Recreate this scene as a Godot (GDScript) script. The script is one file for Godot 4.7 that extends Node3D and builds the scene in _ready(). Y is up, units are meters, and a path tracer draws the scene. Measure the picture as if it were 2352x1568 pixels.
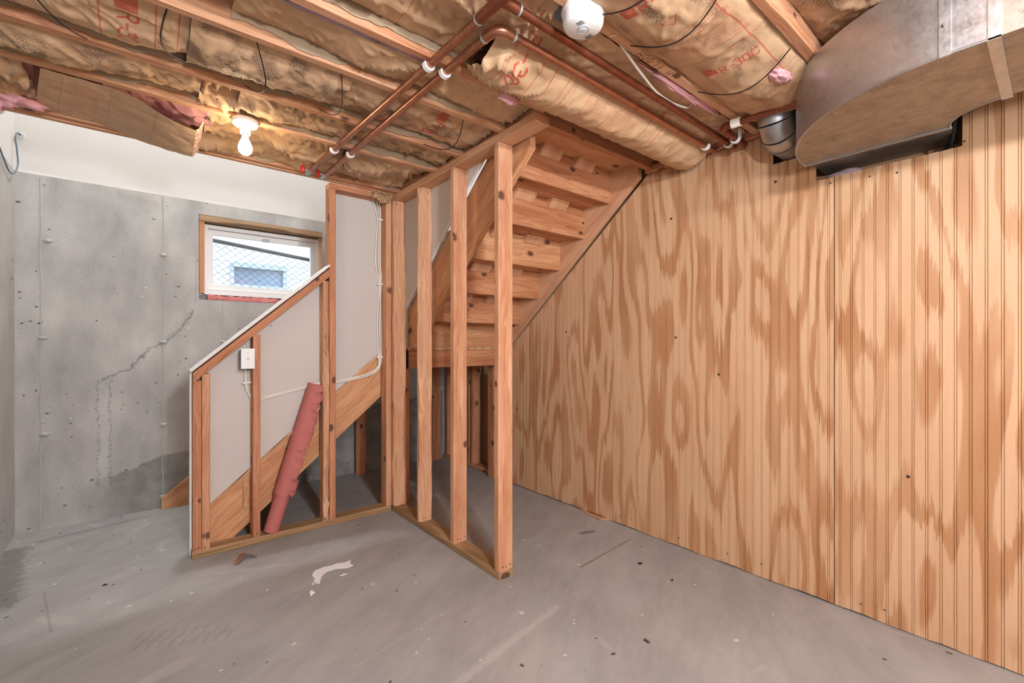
extends Node3D
# Unfinished basement corner: x runs east along the back wall, n = -z runs north along the panelled wall, y up, metres.

const H := 1.163          # camera height
const XL := -0.59         # left concrete wall
const XR := 2.385         # face of the panelled wall
const NB := 4.05          # face of the back concrete wall
const YJ := 2.2           # underside of the joists
var rng := RandomNumberGenerator.new()
var M := {}               # materials
var taken := {}
var nz := FastNoiseLite.new()
var nf := FastNoiseLite.new()
var nr := FastNoiseLite.new()

func V(x: float, y: float, n: float) -> Vector3:
	return Vector3(x, y, -n)

func _ready() -> void:
	rng.seed = 41
	nz.seed = 7; nz.noise_type = FastNoiseLite.TYPE_SIMPLEX_SMOOTH; nz.frequency = 1.0; nz.fractal_type = FastNoiseLite.FRACTAL_FBM; nz.fractal_octaves = 3
	nf.seed = 19; nf.noise_type = FastNoiseLite.TYPE_SIMPLEX; nf.frequency = 1.0; nf.fractal_type = FastNoiseLite.FRACTAL_NONE
	nr.seed = 5; nr.noise_type = FastNoiseLite.TYPE_SIMPLEX_SMOOTH; nr.frequency = 1.0; nr.fractal_type = FastNoiseLite.FRACTAL_RIDGED; nr.fractal_octaves = 3
	# ---------- camera, sky, lights, exposure
	var cam := Camera3D.new()
	cam.name = "camera"
	var near := 0.05
	cam.set_frustum(2.0 * near * 784.0 / 1040.0, Vector2(0, near * 5.0 / 1040.0), near, 100.0)
	cam.position = Vector3(0, H, 0)
	cam.rotation_degrees.y = -39.4
	add_child(cam)
	cam.current = true
	var env := Environment.new()
	env.background_mode = Environment.BG_SKY
	var sky := Sky.new()
	var sm := ProceduralSkyMaterial.new()
	sm.sky_top_color = Color(0.72, 0.79, 0.88)
	sm.sky_horizon_color = Color(0.86, 0.91, 0.97)
	sm.ground_horizon_color = Color(0.7, 0.72, 0.74)
	sm.ground_bottom_color = Color(0.4, 0.4, 0.4)
	sm.energy_multiplier = 5.5
	sky.sky_material = sm
	env.sky = sky
	env.tonemap_mode = Environment.TONE_MAPPER_LINEAR
	env.tonemap_exposure = 1.14
	env.sdfgi_enabled = true
	env.ssao_enabled = true
	env.ssil_enabled = true
	var we := WorldEnvironment.new()
	we.name = "world_environment"
	we.environment = env
	add_child(we)
	make_materials()
	build_room()
	build_window()
	build_outside()
	build_ceiling()
	build_knee_wall()
	build_stair_wall()
	build_lower_flight()
	build_landing()
	build_upper_flight()
	build_batts()
	build_pipes()
	build_ducts()
	build_lamps()
	build_small_things()

# ---------------------------------------------------------------- naming
func numbered(called: String) -> String:
	var k: int = taken.get(called, 0)
	taken[called] = k + 1
	return called if k == 0 else "%s_%03d" % [called, k]

func tag(o: Node3D, label: String, category: String, group := "", kind := "") -> Node3D:
	if label: o.set_meta("label", label)
	if category: o.set_meta("category", category)
	if group: o.set_meta("group", group)
	if kind: o.set_meta("kind", kind)
	return o

func thing(called: String, label: String, category: String, at := Vector3.ZERO, group := "") -> Node3D:
	var o := Node3D.new()
	o.name = numbered(called)
	add_child(o)
	o.position = at
	tag(o, label, category, group)
	return o

func obj(called: String, mesh: Mesh, mat: Material, parent: Node3D = null, label := "", category := "", group := "") -> MeshInstance3D:
	var o := MeshInstance3D.new()
	o.mesh = mesh
	o.material_override = mat
	if parent == null:
		o.name = numbered(called)
		add_child(o)
	else:
		o.name = called
		parent.add_child(o, true)
		o.position = -root_offset(parent)
	tag(o, label, category, group)
	return o

func root_offset(p: Node3D) -> Vector3:     # meshes are written in world coordinates; parts are placed back by their thing's base
	var s := Vector3.ZERO
	var q: Node = p
	while q != self:
		s += (q as Node3D).position
		q = q.get_parent()
	return s

func structure(called: String, mesh: Mesh, mat: Material, label := "") -> MeshInstance3D:
	var o := MeshInstance3D.new()
	o.mesh = mesh
	o.material_override = mat
	o.name = called
	add_child(o)
	o.set_meta("kind", "structure")
	if label: o.set_meta("label", label)
	return o

# ---------------------------------------------------------------- mesh helpers
func st_new() -> SurfaceTool:
	var st := SurfaceTool.new()
	st.begin(Mesh.PRIMITIVE_TRIANGLES)
	return st

func quad(st: SurfaceTool, p: Array, uv: Array) -> void:   # corners anticlockwise seen from outside
	for k in [0, 2, 1, 0, 3, 2]:
		st.set_uv(uv[k])
		st.add_vertex(p[k])

func done(st: SurfaceTool) -> ArrayMesh:
	st.generate_normals()
	return st.commit()

func beam_into(st: SurfaceTool, a: Vector3, b: Vector3, side: Vector3, w: float, t: float, ch := 0.003, wane := [0, 0, 0, 0], mu := 0.3, mv := 2.6) -> void:
	# a sawn board from a to b: w wide along side, t thick across it, edges eased; wane = bark edge depth at each corner
	var d := (b - a).normalized()
	var length := a.distance_to(b)
	var s := (side - d * side.dot(d)).normalized()
	var c := d.cross(s)
	var rough := false
	for q in wane:
		if q > 0: rough = true
	var seg := 28 if rough else 1
	var vs := minf(1.0, mv / length)
	var v0 := rng.randf() * maxf(0.0, mv - length * vs)
	var ph := rng.randf() * 50.0
	var us := []
	for f in 4:
		var fw := w if f % 2 == 0 else t
		us.append(rng.randf() * maxf(0.0, mu - fw) / mu)
	st.set_smooth_group(-1)
	var rings := []
	for k in seg + 1:
		var q := float(k) / seg
		var o := a.lerp(b, q)
		var ring := []
		var cs := [Vector2(w / 2, t / 2), Vector2(-w / 2, t / 2), Vector2(-w / 2, -t / 2), Vector2(w / 2, -t / 2)]
		for i in 4:
			var e := ch
			if wane[i] > 0:
				e = ch + wane[i] * clampf(nz.get_noise_2d(q * length * 1.7 + ph, i * 9.0) * 1.5 + 0.35 + 0.3 * nf.get_noise_2d(q * length * 9.0, ph), 0.0, 1.0)
			var e2: float = minf(e * 1.6, t * 0.6) if wane[i] > 0 else e
			var p: Vector2 = cs[i]
			var sx := signf(p.x)
			var sy := signf(p.y)
			if i % 2 == 0:
				ring.append(o + s * p.x + c * (p.y - sy * e)); ring.append(o + s * (p.x - sx * e2) + c * p.y)
			else:
				ring.append(o + s * (p.x - sx * e2) + c * p.y); ring.append(o + s * p.x + c * (p.y - sy * e))
		rings.append(ring)
	for k in seg:
		var r0: Array = rings[k]
		var r1: Array = rings[k + 1]
		var va := (v0 + length * vs * k / seg) / mv
		var vb := (v0 + length * vs * (k + 1) / seg) / mv
		for i in 8:
			var j := (i + 1) % 8
			var f := (i / 2) % 4
			var u0: float = us[f]
			var u1: float = u0 + r0[i].distance_to(r0[j]) / mu
			quad(st, [r0[i], r0[j], r1[j], r1[i]], [Vector2(u0, va), Vector2(u1, va), Vector2(u1, vb), Vector2(u0, vb)])
	for e in 2:
		var r: Array = rings[0] if e == 0 else rings[seg]
		for i in range(1, 7):
			var tri := [r[0], r[i + 1], r[i]] if e == 0 else [r[0], r[i], r[i + 1]]
			for k in [0, 2, 1]:
				var p: Vector3 = tri[k] - r[0]
				st.set_uv(Vector2(p.dot(s) / mu, p.dot(c) / mv))
				st.add_vertex(tri[k])

func beam(a: Vector3, b: Vector3, side: Vector3, w: float, t: float, ch := 0.003, wane := [0, 0, 0, 0]) -> ArrayMesh:
	var st := st_new()
	beam_into(st, a, b, side, w, t, ch, wane)
	return done(st)

func lumber(x0: float, x1: float, y0: float, y1: float, n0: float, n1: float, axis: String, wane := [0, 0, 0, 0], ch := 0.003) -> ArrayMesh:
	var cx := (x0 + x1) / 2; var cy := (y0 + y1) / 2; var cn := (n0 + n1) / 2
	if axis == "y": return beam(V(cx, y0, cn), V(cx, y1, cn), Vector3.RIGHT, x1 - x0, n1 - n0, ch, wane)
	if axis == "x": return beam(V(x0, cy, cn), V(x1, cy, cn), Vector3.UP, y1 - y0, n1 - n0, ch, wane)
	return beam(V(cx, cy, n0), V(cx, cy, n1), Vector3.UP, y1 - y0, x1 - x0, ch, wane)

func box_into(st: SurfaceTool, lo: Vector3, hi: Vector3, us := 1.0) -> void:
	st.set_smooth_group(-1)
	var q := func(a: Vector3, b: Vector3, c: Vector3, d: Vector3) -> void:
		var u := a.distance_to(b) * us; var v := a.distance_to(d) * us
		quad(st, [a, b, c, d], [Vector2(0, v), Vector2(u, v), Vector2(u, 0), Vector2(0, 0)])
	var x0 := lo.x; var y0 := lo.y; var z0 := lo.z; var x1 := hi.x; var y1 := hi.y; var z1 := hi.z
	q.call(Vector3(x0, y0, z1), Vector3(x1, y0, z1), Vector3(x1, y1, z1), Vector3(x0, y1, z1))
	q.call(Vector3(x1, y0, z0), Vector3(x0, y0, z0), Vector3(x0, y1, z0), Vector3(x1, y1, z0))
	q.call(Vector3(x0, y0, z0), Vector3(x0, y0, z1), Vector3(x0, y1, z1), Vector3(x0, y1, z0))
	q.call(Vector3(x1, y0, z1), Vector3(x1, y0, z0), Vector3(x1, y1, z0), Vector3(x1, y1, z1))
	q.call(Vector3(x0, y1, z1), Vector3(x1, y1, z1), Vector3(x1, y1, z0), Vector3(x0, y1, z0))
	q.call(Vector3(x0, y0, z0), Vector3(x1, y0, z0), Vector3(x1, y0, z1), Vector3(x0, y0, z1))

func box(x0: float, x1: float, y0: float, y1: float, n0: float, n1: float) -> ArrayMesh:
	var st := st_new()
	box_into(st, Vector3(x0, y0, -n1), Vector3(x1, y1, -n0))
	return done(st)

func plate(pts: PackedVector3Array, depth: Vector3, along: Vector3, mu := 0.36, mv := 2.6) -> ArrayMesh:
	# a flat outline with thickness; along = direction of the grain
	var nrm := depth.normalized()
	var l := along.normalized()
	var c := nrm.cross(l)
	var flat := PackedVector2Array()
	for p in pts: flat.append(Vector2(p.dot(l), p.dot(c)))
	var area := 0.0
	for i in flat.size():
		area += flat[i].cross(flat[(i + 1) % flat.size()])
	if area < 0:
		pts.reverse(); flat.reverse()
	var lo := flat[0]
	for p in flat: lo = lo.min(p)
	var off := Vector2(rng.randf() * 0.12, rng.randf() * 0.4)
	var uvof := func(p: Vector3) -> Vector2:
		var g := Vector2(p.dot(l), p.dot(c)) - lo
		return Vector2(g.y / mu + off.x, g.x / mv + off.y)
	var st := st_new()
	st.set_smooth_group(-1)
	var tri := Geometry2D.triangulate_polygon(flat)
	for k in range(0, tri.size(), 3):
		for m in [0, 1, 2]:      # far face looks along depth
			var p := pts[tri[k + m]] + depth
			st.set_uv(uvof.call(p)); st.add_vertex(p)
		for m in [0, 2, 1]:
			var p := pts[tri[k + m]]
			st.set_uv(uvof.call(p)); st.add_vertex(p)
	var t := depth.length() / mu
	for i in pts.size():
		var a := pts[i]; var b := pts[(i + 1) % pts.size()]
		var ua: Vector2 = uvof.call(a); var ub: Vector2 = uvof.call(b)
		quad(st, [a, b, b + depth, a + depth], [ua, ub, ub + Vector2(t, 0), ua + Vector2(t, 0)])
	return done(st)

func tube_into(st: SurfaceTool, path: Array, r: float, sides := 10, rr := []) -> void:
	var rings := []
	var up := Vector3.UP
	var d0: Vector3 = (path[1] - path[0]).normalized()
	if absf(d0.dot(up)) > 0.9: up = Vector3.RIGHT
	var s := d0.cross(up).normalized()
	st.set_smooth_group(0)
	var run := 0.0
	var runs := []
	for k in path.size():
		var d: Vector3
		if k == 0: d = d0
		elif k == path.size() - 1: d = (path[k] - path[k - 1]).normalized()
		else: d = (path[k + 1] - path[k - 1]).normalized()
		s = (s - d * s.dot(d)).normalized()
		var c := d.cross(s)
		var ring := []
		var rad: float = r if rr.is_empty() else rr[k]
		for i in sides:
			var a := TAU * i / sides
			ring.append(path[k] + (s * cos(a) + c * sin(a)) * rad)
		rings.append(ring)
		if k > 0: run += path[k].distance_to(path[k - 1])
		runs.append(run)
	for k in path.size() - 1:
		for i in sides:
			var j := (i + 1) % sides
			var u0 := float(i) / sides; var u1 := float(i + 1) / sides
			quad(st, [rings[k][i], rings[k][j], rings[k + 1][j], rings[k + 1][i]], [Vector2(u0, runs[k] * 3), Vector2(u1, runs[k] * 3), Vector2(u1, runs[k + 1] * 3), Vector2(u0, runs[k + 1] * 3)])
	for e in 2:
		var q: Array = rings[0] if e == 0 else rings[-1]
		st.set_smooth_group(-1)
		for i in range(1, sides - 1):
			var tri := [q[0], q[i + 1], q[i]] if e == 0 else [q[0], q[i], q[i + 1]]
			for k in [0, 2, 1]:
				st.set_uv(Vector2.ZERO); st.add_vertex(tri[k])

func tube(path: Array, r: float, sides := 10, rr := []) -> ArrayMesh:
	var st := st_new()
	tube_into(st, path, r, sides, rr)
	return done(st)

func curve(pts: Array, step := 0.02) -> Array:
	var c := Curve3D.new()
	for i in pts.size():
		var t := Vector3.ZERO
		if i > 0 and i < pts.size() - 1: t = (pts[i + 1] - pts[i - 1]) / 6.0
		c.add_point(pts[i], -t, t)
	c.bake_interval = step
	return Array(c.get_baked_points())

func lathe_into(st: SurfaceTool, prof: Array, at: Vector3, axis: Vector3, sides := 28, smooth := 0) -> void:
	# prof: Vector2(radius, distance along the axis)
	var up := Vector3.RIGHT if absf(axis.dot(Vector3.RIGHT)) < 0.9 else Vector3.UP
	var s := axis.cross(up).normalized()
	var c := axis.cross(s)
	st.set_smooth_group(smooth)
	for k in prof.size() - 1:
		var p: Vector2 = prof[k]; var q: Vector2 = prof[k + 1]
		for i in sides:
			var a := TAU * i / sides; var b := TAU * (i + 1) / sides
			var da := s * cos(a) + c * sin(a); var db := s * cos(b) + c * sin(b)
			var A := at + axis * p.y + da * p.x; var B := at + axis * p.y + db * p.x
			var C := at + axis * q.y + db * q.x; var D := at + axis * q.y + da * q.x
			var uv := [Vector2(float(i) / sides, p.y), Vector2(float(i + 1) / sides, p.y), Vector2(float(i + 1) / sides, q.y), Vector2(float(i) / sides, q.y)]
			quad(st, [A, B, C, D], uv)

func lathe(prof: Array, at: Vector3, axis: Vector3, sides := 28, smooth := 0) -> ArrayMesh:
	var st := st_new()
	lathe_into(st, prof, at, axis, sides, smooth)
	return done(st)

func grid_mesh(nu: int, nv: int, f: Callable, smooth := 0) -> ArrayMesh:   # f(u, v) -> point
	var st := st_new()
	st.set_smooth_group(smooth)
	for j in nv + 1:
		for i in nu + 1:
			var u := float(i) / nu; var v := float(j) / nv
			st.set_uv(Vector2(u, v))
			st.add_vertex(f.call(u, v))
	for j in nv:
		for i in nu:
			var a := j * (nu + 1) + i
			for k in [a, a + 1, a + nu + 2, a, a + nu + 2, a + nu + 1]: st.add_index(k)
	st.generate_normals()
	return st.commit()

func lump(at: Vector3, r: Vector3, seed_: float, rough := 0.25, nu := 14, nv := 8) -> ArrayMesh:
	return grid_mesh(nu, nv, func(u: float, v: float) -> Vector3:
		var a := u * TAU; var b := (v - 0.5) * PI
		var d := Vector3(cos(a) * cos(b), sin(b), sin(a) * cos(b))
		var k := 1.0 + rough * (nz.get_noise_3d(d.x * 1.3 + seed_, d.y * 1.3, d.z * 1.3) + 0.45 * nz.get_noise_3d(d.x * 4.5 + seed_, d.y * 4.5, d.z * 4.5))
		return at + d * r * k)

# ---------------------------------------------------------------- materials
func mat(called: String, c: Color, rough := 0.8, metal := 0.0, tex: Texture2D = null) -> StandardMaterial3D:
	var m := StandardMaterial3D.new()
	m.resource_name = called
	m.albedo_color = c
	m.roughness = rough
	m.metallic = metal
	if tex: m.albedo_texture = tex
	M[called] = m
	return m

func rgb8(r: float, g: float, b: float) -> Color:
	return Color(r / 255.0, g / 255.0, b / 255.0)

func picture(w: int, h: int, d: PackedByteArray) -> ImageTexture:
	return ImageTexture.create_from_image(Image.create_from_data(w, h, false, Image.FORMAT_RGB8, d))

func wood_picture(seed_: int, w: int, h: int, mu: float, mv: float, light: Color, dark: Color, freq: float, knots: int, flat: float) -> ImageTexture:
	var r := RandomNumberGenerator.new(); r.seed = seed_
	var d := PackedByteArray(); d.resize(w * h * 3)
	var ks := []
	for k in knots:
		ks.append([r.randf() * mu, r.randf() * mv, 0.005 + r.randf() * 0.008])
	var so := seed_ * 3.7
	var i := 0
	for y in h:
		var v := mv * y / h
		var near_k := []
		for k in ks:
			if absf(v - k[1]) < 0.22: near_k.append(k)
		for x in w:
			var u := mu * x / w
			var push := 0.0
			var knot := 0.0
			for k in near_k:
				var du: float = u - k[0]
				var dv: float = (v - k[1]) * 0.28
				var rr: float = k[2]
				push += du * rr * rr * 5.0 / (du * du + dv * dv + rr * rr * 0.6)
				var e := sqrt(du * du + (v - k[1]) * (v - k[1]) * 0.5) / rr
				e += 0.35 * nf.get_noise_2d(u * 160.0, v * 90.0)
				if e < 1.8: knot = maxf(knot, clampf(1.8 - e, 0.0, 1.0) * (0.62 + 0.38 * smoothstep(0.25, 0.9, e)))
			var big := nz.get_noise_2d(u * 5.0 + so, v * 0.55)
			var ring := (u + push) * freq + big * flat + nf.get_noise_2d(u * 60.0 + so, v * 2.0) * 0.12
			var g := ring - floorf(ring)
			g = g * g * (1.0 - smoothstep(0.88, 1.0, g))
			var fib := nf.get_noise_2d(u * 520.0 + so, v * 7.0)
			var t := clampf(0.24 + 0.5 * g + 0.17 * fib + 0.5 * nz.get_noise_2d(u * 9.0, v * 1.1 + so) + 0.22 * maxf(0.0, nz.get_noise_2d(u * 22.0 + 9.0, v * 5.0 + so)), 0.0, 1.0)
			var c := light.lerp(dark, t)
			if knot > 0.0: c = c.lerp(Color(0.2, 0.1, 0.05), knot * 0.85)
			d[i] = int(c.r * 255.0); d[i + 1] = int(c.g * 255.0); d[i + 2] = int(c.b * 255.0)
			i += 3
	return picture(w, h, d)

func plywood_picture(seed_: int, w: int, h: int, mu: float, mv: float, knots: Array) -> ImageTexture:
	# rotary-cut fir face veneer: tall flame figures of pale early wood and orange late wood
	var d := PackedByteArray(); d.resize(w * h * 3)
	var so := seed_ * 11.3
	var light := rgb8(211, 171, 133)
	var dark := rgb8(175, 123, 81)
	var i := 0
	for y in h:
		var v0 := mv * y / h
		for x in w:
			var u := mu * x / w
			var v := v0 + 0.035 * nf.get_noise_2d(u * 45.0 + so, v0 * 1.6) + 0.028 * nf.get_noise_2d(u * 150.0 + so, v0 * 3.0)
			var f := nz.get_noise_2d(u * 1.9 + so, v * 0.42) * 2.1 + nf.get_noise_2d(u * 6.0, v * 1.1 + so) * 0.42 + u * 1.3
			var spot := 0.0
			for k in knots:
				var du: float = u - k[0]; var dv: float = (v0 - k[1]) * 0.3
				var r2 := du * du + dv * dv
				if r2 < 0.03:
					f += 0.010 / (r2 + 0.010) - 0.25
					spot = maxf(spot, 1.0 - sqrt(du * du + (v0 - k[1]) * (v0 - k[1])) / 0.008)
			var g := f * 1.05
			g = g - floorf(g)
			var band := smoothstep(0.46, 0.54, g) * (1.0 - smoothstep(0.82, 0.99, g))
			var fib := nf.get_noise_2d(u * 420.0, v0 * 6.0 + so)
			var t := clampf(0.08 + band * (0.62 + 0.5 * nz.get_noise_2d(u * 2.2, v0 * 0.8 + so)) + fib * 0.07 + 0.22 * nz.get_noise_2d(u * 5.0 + so, v0 * 0.9), 0.0, 1.0)
			var c := light.lerp(dark, t)
			if spot > 0.0: c = c.lerp(Color(0.16, 0.09, 0.05), minf(1.0, spot * 2.0))
			d[i] = int(c.r * 255.0); d[i + 1] = int(c.g * 255.0); d[i + 2] = int(c.b * 255.0)
			i += 3
	return picture(w, h, d)

func seg_dist(p: Vector2, a: Vector2, b: Vector2) -> float:
	var ab := b - a
	return p.distance_to(a + ab * clampf((p - a).dot(ab) / maxf(ab.length_squared(), 1e-9), 0.0, 1.0))

func back_wall_picture() -> ImageTexture:
	# 3.0 m x 2.214 m of board-formed concrete: pour mark, crack with a run of efflorescence, form lines, bug holes
	var w := 900; var h := 664
	var d := PackedByteArray(); d.resize(w * h * 3)
	var crack := [Vector2(-0.20, 0.915), Vector2(-0.05, 1.0), Vector2(0.055, 1.13), Vector2(0.13, 1.17), Vector2(0.22, 1.26), Vector2(0.30, 1.40)]
	var i := 0
	for y in h:
		var yy := 2.214 * (1.0 - (y + 0.5) / h)
		for x in w:
			var xx := XL + 3.0 * (x + 0.5) / w
			var t := 0.70 + 0.085 * nz.get_noise_2d(xx * 1.9, yy * 1.5) + 0.05 * nz.get_noise_2d(xx * 7.0, yy * 3.0) + 0.02 * nf.get_noise_2d(xx * 60.0, yy * 60.0)
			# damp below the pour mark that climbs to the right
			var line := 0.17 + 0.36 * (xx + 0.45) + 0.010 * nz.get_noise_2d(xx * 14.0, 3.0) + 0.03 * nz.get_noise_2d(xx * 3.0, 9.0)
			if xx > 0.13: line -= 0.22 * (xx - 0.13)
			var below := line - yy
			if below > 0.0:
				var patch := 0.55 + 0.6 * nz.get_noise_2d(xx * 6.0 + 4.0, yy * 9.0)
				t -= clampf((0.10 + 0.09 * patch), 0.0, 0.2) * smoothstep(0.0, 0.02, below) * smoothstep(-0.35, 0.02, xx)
			t -= 0.05 * maxf(0.0, nz.get_noise_2d(xx * 3.0 + 7.0, yy * 2.0 + 1.0)) * smoothstep(1.3, 1.9, yy)
			if xx > -0.2 and xx < 0.31 and yy > 0.88 and yy < 1.42:
				var p := Vector2(xx + 0.012 * nz.get_noise_2d(xx * 16.0, yy * 16.0), yy + 0.016 * nz.get_noise_2d(yy * 16.0, xx * 16.0 + 9.0))
				var m := 9.0
				for k in crack.size() - 1: m = minf(m, seg_dist(p, crack[k], crack[k + 1]))
				var cw := 0.010 + 0.016 * maxf(0.0, nz.get_noise_2d(xx * 9.0, yy * 9.0 + 5.0))
				if m < 0.003: t -= 0.2
				elif m < cw: t -= 0.02 + 0.10 * maxf(0.0, nf.get_noise_2d(xx * 70.0, yy * 70.0))
			if absf(xx + 0.185) < 0.055 and yy < 0.92 and yy > 0.22:
				var e := absf(xx + 0.185 + 0.014 * nz.get_noise_2d(xx * 6.0 + 5.0, yy * 11.0)) + 0.006 * nf.get_noise_2d(xx * 60.0, yy * 60.0)
				if absf(e - 0.03) < 0.006: t -= 0.13 * clampf(0.5 + nf.get_noise_2d(xx * 90.0, yy * 45.0), 0.0, 1.0)
				elif e < 0.03: t += 0.03
			t = clampf(t, 0.08, 0.95)
			d[i] = int(t * 252.0); d[i + 1] = int(t * 251.0); d[i + 2] = int(t * 246.0)
			i += 3
	var im := Image.create_from_data(w, h, false, Image.FORMAT_RGB8, d)
	pits(im, 330, 21)
	return ImageTexture.create_from_image(im)

func pits(im: Image, count: int, seed_: int) -> void:    # bug holes left by air bubbles, thicker in some patches, and pale flecks
	var r := RandomNumberGenerator.new(); r.seed = seed_
	var k := 0
	while k < count:
		var p := Vector2(r.randf() * im.get_width(), r.randf() * im.get_height())
		if r.randf() > 0.35 + 0.9 * nz.get_noise_2d(p.x * 0.006 + seed_, p.y * 0.006): continue
		k += 1
		var pale := r.randf() < 0.12
		blot(im, p, 0.6 + r.randf() * r.randf() * 1.6, 1.0 + r.randf() * 0.8, r.randf() * 0.5, Color(0.86, 0.86, 0.85) if pale else Color(0.27, 0.25, 0.23), 0.75)

func concrete_picture() -> ImageTexture:
	var w := 512; var h := 512
	var d := PackedByteArray(); d.resize(w * h * 3)
	var i := 0
	for y in h:
		for x in w:
			var xx := 2.5 * x / w; var yy := 2.5 * y / h
			var t := 0.72 + 0.06 * nz.get_noise_2d(xx * 1.6, yy * 1.6 + 50.0) + 0.03 * nz.get_noise_2d(xx * 8.0, yy * 5.0) + 0.02 * nf.get_noise_2d(xx * 60.0, yy * 60.0)
			d[i] = int(t * 252.0); d[i + 1] = int(t * 250.0); d[i + 2] = int(t * 245.0)
			i += 3
	var im := Image.create_from_data(w, h, false, Image.FORMAT_RGB8, d)
	pits(im, 160, 22)
	return ImageTexture.create_from_image(im)

const FX0 := -0.6
const FN1 := 4.1
func floor_picture() -> ImageTexture:
	# 3.0 m x 4.5 m of slab: trowel sweeps, scuffs, boot prints, paint flecks
	var w := 900; var h := 1350
	var d := PackedByteArray(); d.resize(w * h * 3)
	var i := 0
	for y in h:
		var n := FN1 - 4.5 * (y + 0.5) / h
		for x in w:
			var xx := FX0 + 3.0 * (x + 0.5) / w
			var s := xx * 0.86 + n * 0.5; var c := n * 0.86 - xx * 0.5
			var t := 0.635 + 0.045 * nz.get_noise_2d(xx * 1.3, n * 1.3) + 0.035 * nz.get_noise_2d(s * 2.0, c * 7.0) + 0.018 * nz.get_noise_2d(s * 9.0 + 30.0, c * 26.0) + 0.012 * nf.get_noise_2d(xx * 90.0, n * 90.0)
			var warm := 0.008 * nz.get_noise_2d(xx * 1.1 + 20.0, n * 1.1)
			d[i] = int((t + warm) * 251.0); d[i + 1] = int(t * 250.0); d[i + 2] = int((t - warm) * 246.0)
			i += 3
	var im := Image.create_from_data(w, h, false, Image.FORMAT_RGB8, d)
	var r := RandomNumberGenerator.new(); r.seed = 77
	for k in 420:    # paint flecks and grit
		var p := Vector2(r.randf() * w, r.randf() * h)
		var pale := r.randf() < 0.6
		blot(im, p, (0.7 + r.randf() * r.randf() * 2.2), 0.8 + r.randf(), r.randf() * 3.0, Color(0.86, 0.85, 0.82) if pale else Color(0.2, 0.18, 0.17), 0.8)
	for k in 26:     # pale scuffs
		blot(im, Vector2(r.randf() * w, r.randf() * h), 3.0 + r.randf() * 7.0, 3.5, r.randf() * 3.0, Color(0.74, 0.73, 0.71), 0.35)
	streak(im, fpx(0.72, 1.30), fpx(1.42, 1.42), 6.0, Color(0.74, 0.73, 0.71), 0.5)
	streak(im, fpx(0.60, 1.62), fpx(1.0, 1.70), 3.0, Color(0.70, 0.69, 0.67), 0.3)
	streak(im, fpx(0.25, 2.75), fpx(0.75, 2.52), 5.0, Color(0.73, 0.72, 0.70), 0.35)
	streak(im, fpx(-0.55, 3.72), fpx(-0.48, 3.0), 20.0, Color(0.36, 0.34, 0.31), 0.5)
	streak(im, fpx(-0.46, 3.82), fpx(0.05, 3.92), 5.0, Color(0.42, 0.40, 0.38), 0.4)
	streak(im, fpx(-0.35, 3.03), fpx(-0.28, 2.6), 1.6, Color(0.42, 0.40, 0.38), 0.3)
	streak(im, fpx(2.09, 1.88), fpx(2.17, 1.85), 5.0, Color(0.36, 0.35, 0.34), 0.7)
	for k in 9:      # boot tread prints
		for m in 2:
			var q := fpx(-0.02 + 0.035 * k, 2.30 - 0.018 * k - 0.06 * m)
			streak(im, q, q + Vector2(7, -14), 3.0, Color(0.53, 0.52, 0.50), 0.28)
	for k in 7:
		var q := fpx(-0.05 + 0.04 * k, 1.86 - 0.02 * k)
		streak(im, q, q + Vector2(8, -9), 3.5, Color(0.5, 0.49, 0.47), 0.35)
	return ImageTexture.create_from_image(im)

func fpx(x: float, n: float) -> Vector2:
	return Vector2((x - FX0) / 3.0 * 900.0, (FN1 - n) / 4.5 * 1350.0)

func blot(im: Image, p: Vector2, r: float, stretch: float, turn: float, c: Color, k: float) -> void:
	var R := int(ceil(r * maxf(1.0, stretch))) + 1
	for y in range(-R, R + 1):
		for x in range(-R, R + 1):
			var q := Vector2(x, y).rotated(turn)
			var e := Vector2(q.x / stretch, q.y).length() / r
			var X := int(p.x) + x; var Y := int(p.y) + y
			if e < 1.0 + 0.3 * nf.get_noise_2d(X * 0.3, Y * 0.3) and X >= 0 and Y >= 0 and X < im.get_width() and Y < im.get_height():
				im.set_pixel(X, Y, im.get_pixel(X, Y).lerp(c, k))

func streak(im: Image, a: Vector2, b: Vector2, r: float, c: Color, k: float) -> void:
	var lo := a.min(b) - Vector2(r, r) * 1.5; var hi := a.max(b) + Vector2(r, r) * 1.5
	for y in range(maxi(0, int(lo.y)), mini(im.get_height(), int(hi.y) + 1)):
		for x in range(maxi(0, int(lo.x)), mini(im.get_width(), int(hi.x) + 1)):
			var p := Vector2(x, y)
			var e := seg_dist(p, a, b) / r + 0.5 * nz.get_noise_2d(x * 0.06, y * 0.06) + 0.3 * nf.get_noise_2d(x * 0.4, y * 0.4)
			if e < 1.0:
				im.set_pixel(x, y, im.get_pixel(x, y).lerp(c, k * clampf((1.0 - e) * 2.5, 0.0, 1.0)))

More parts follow.
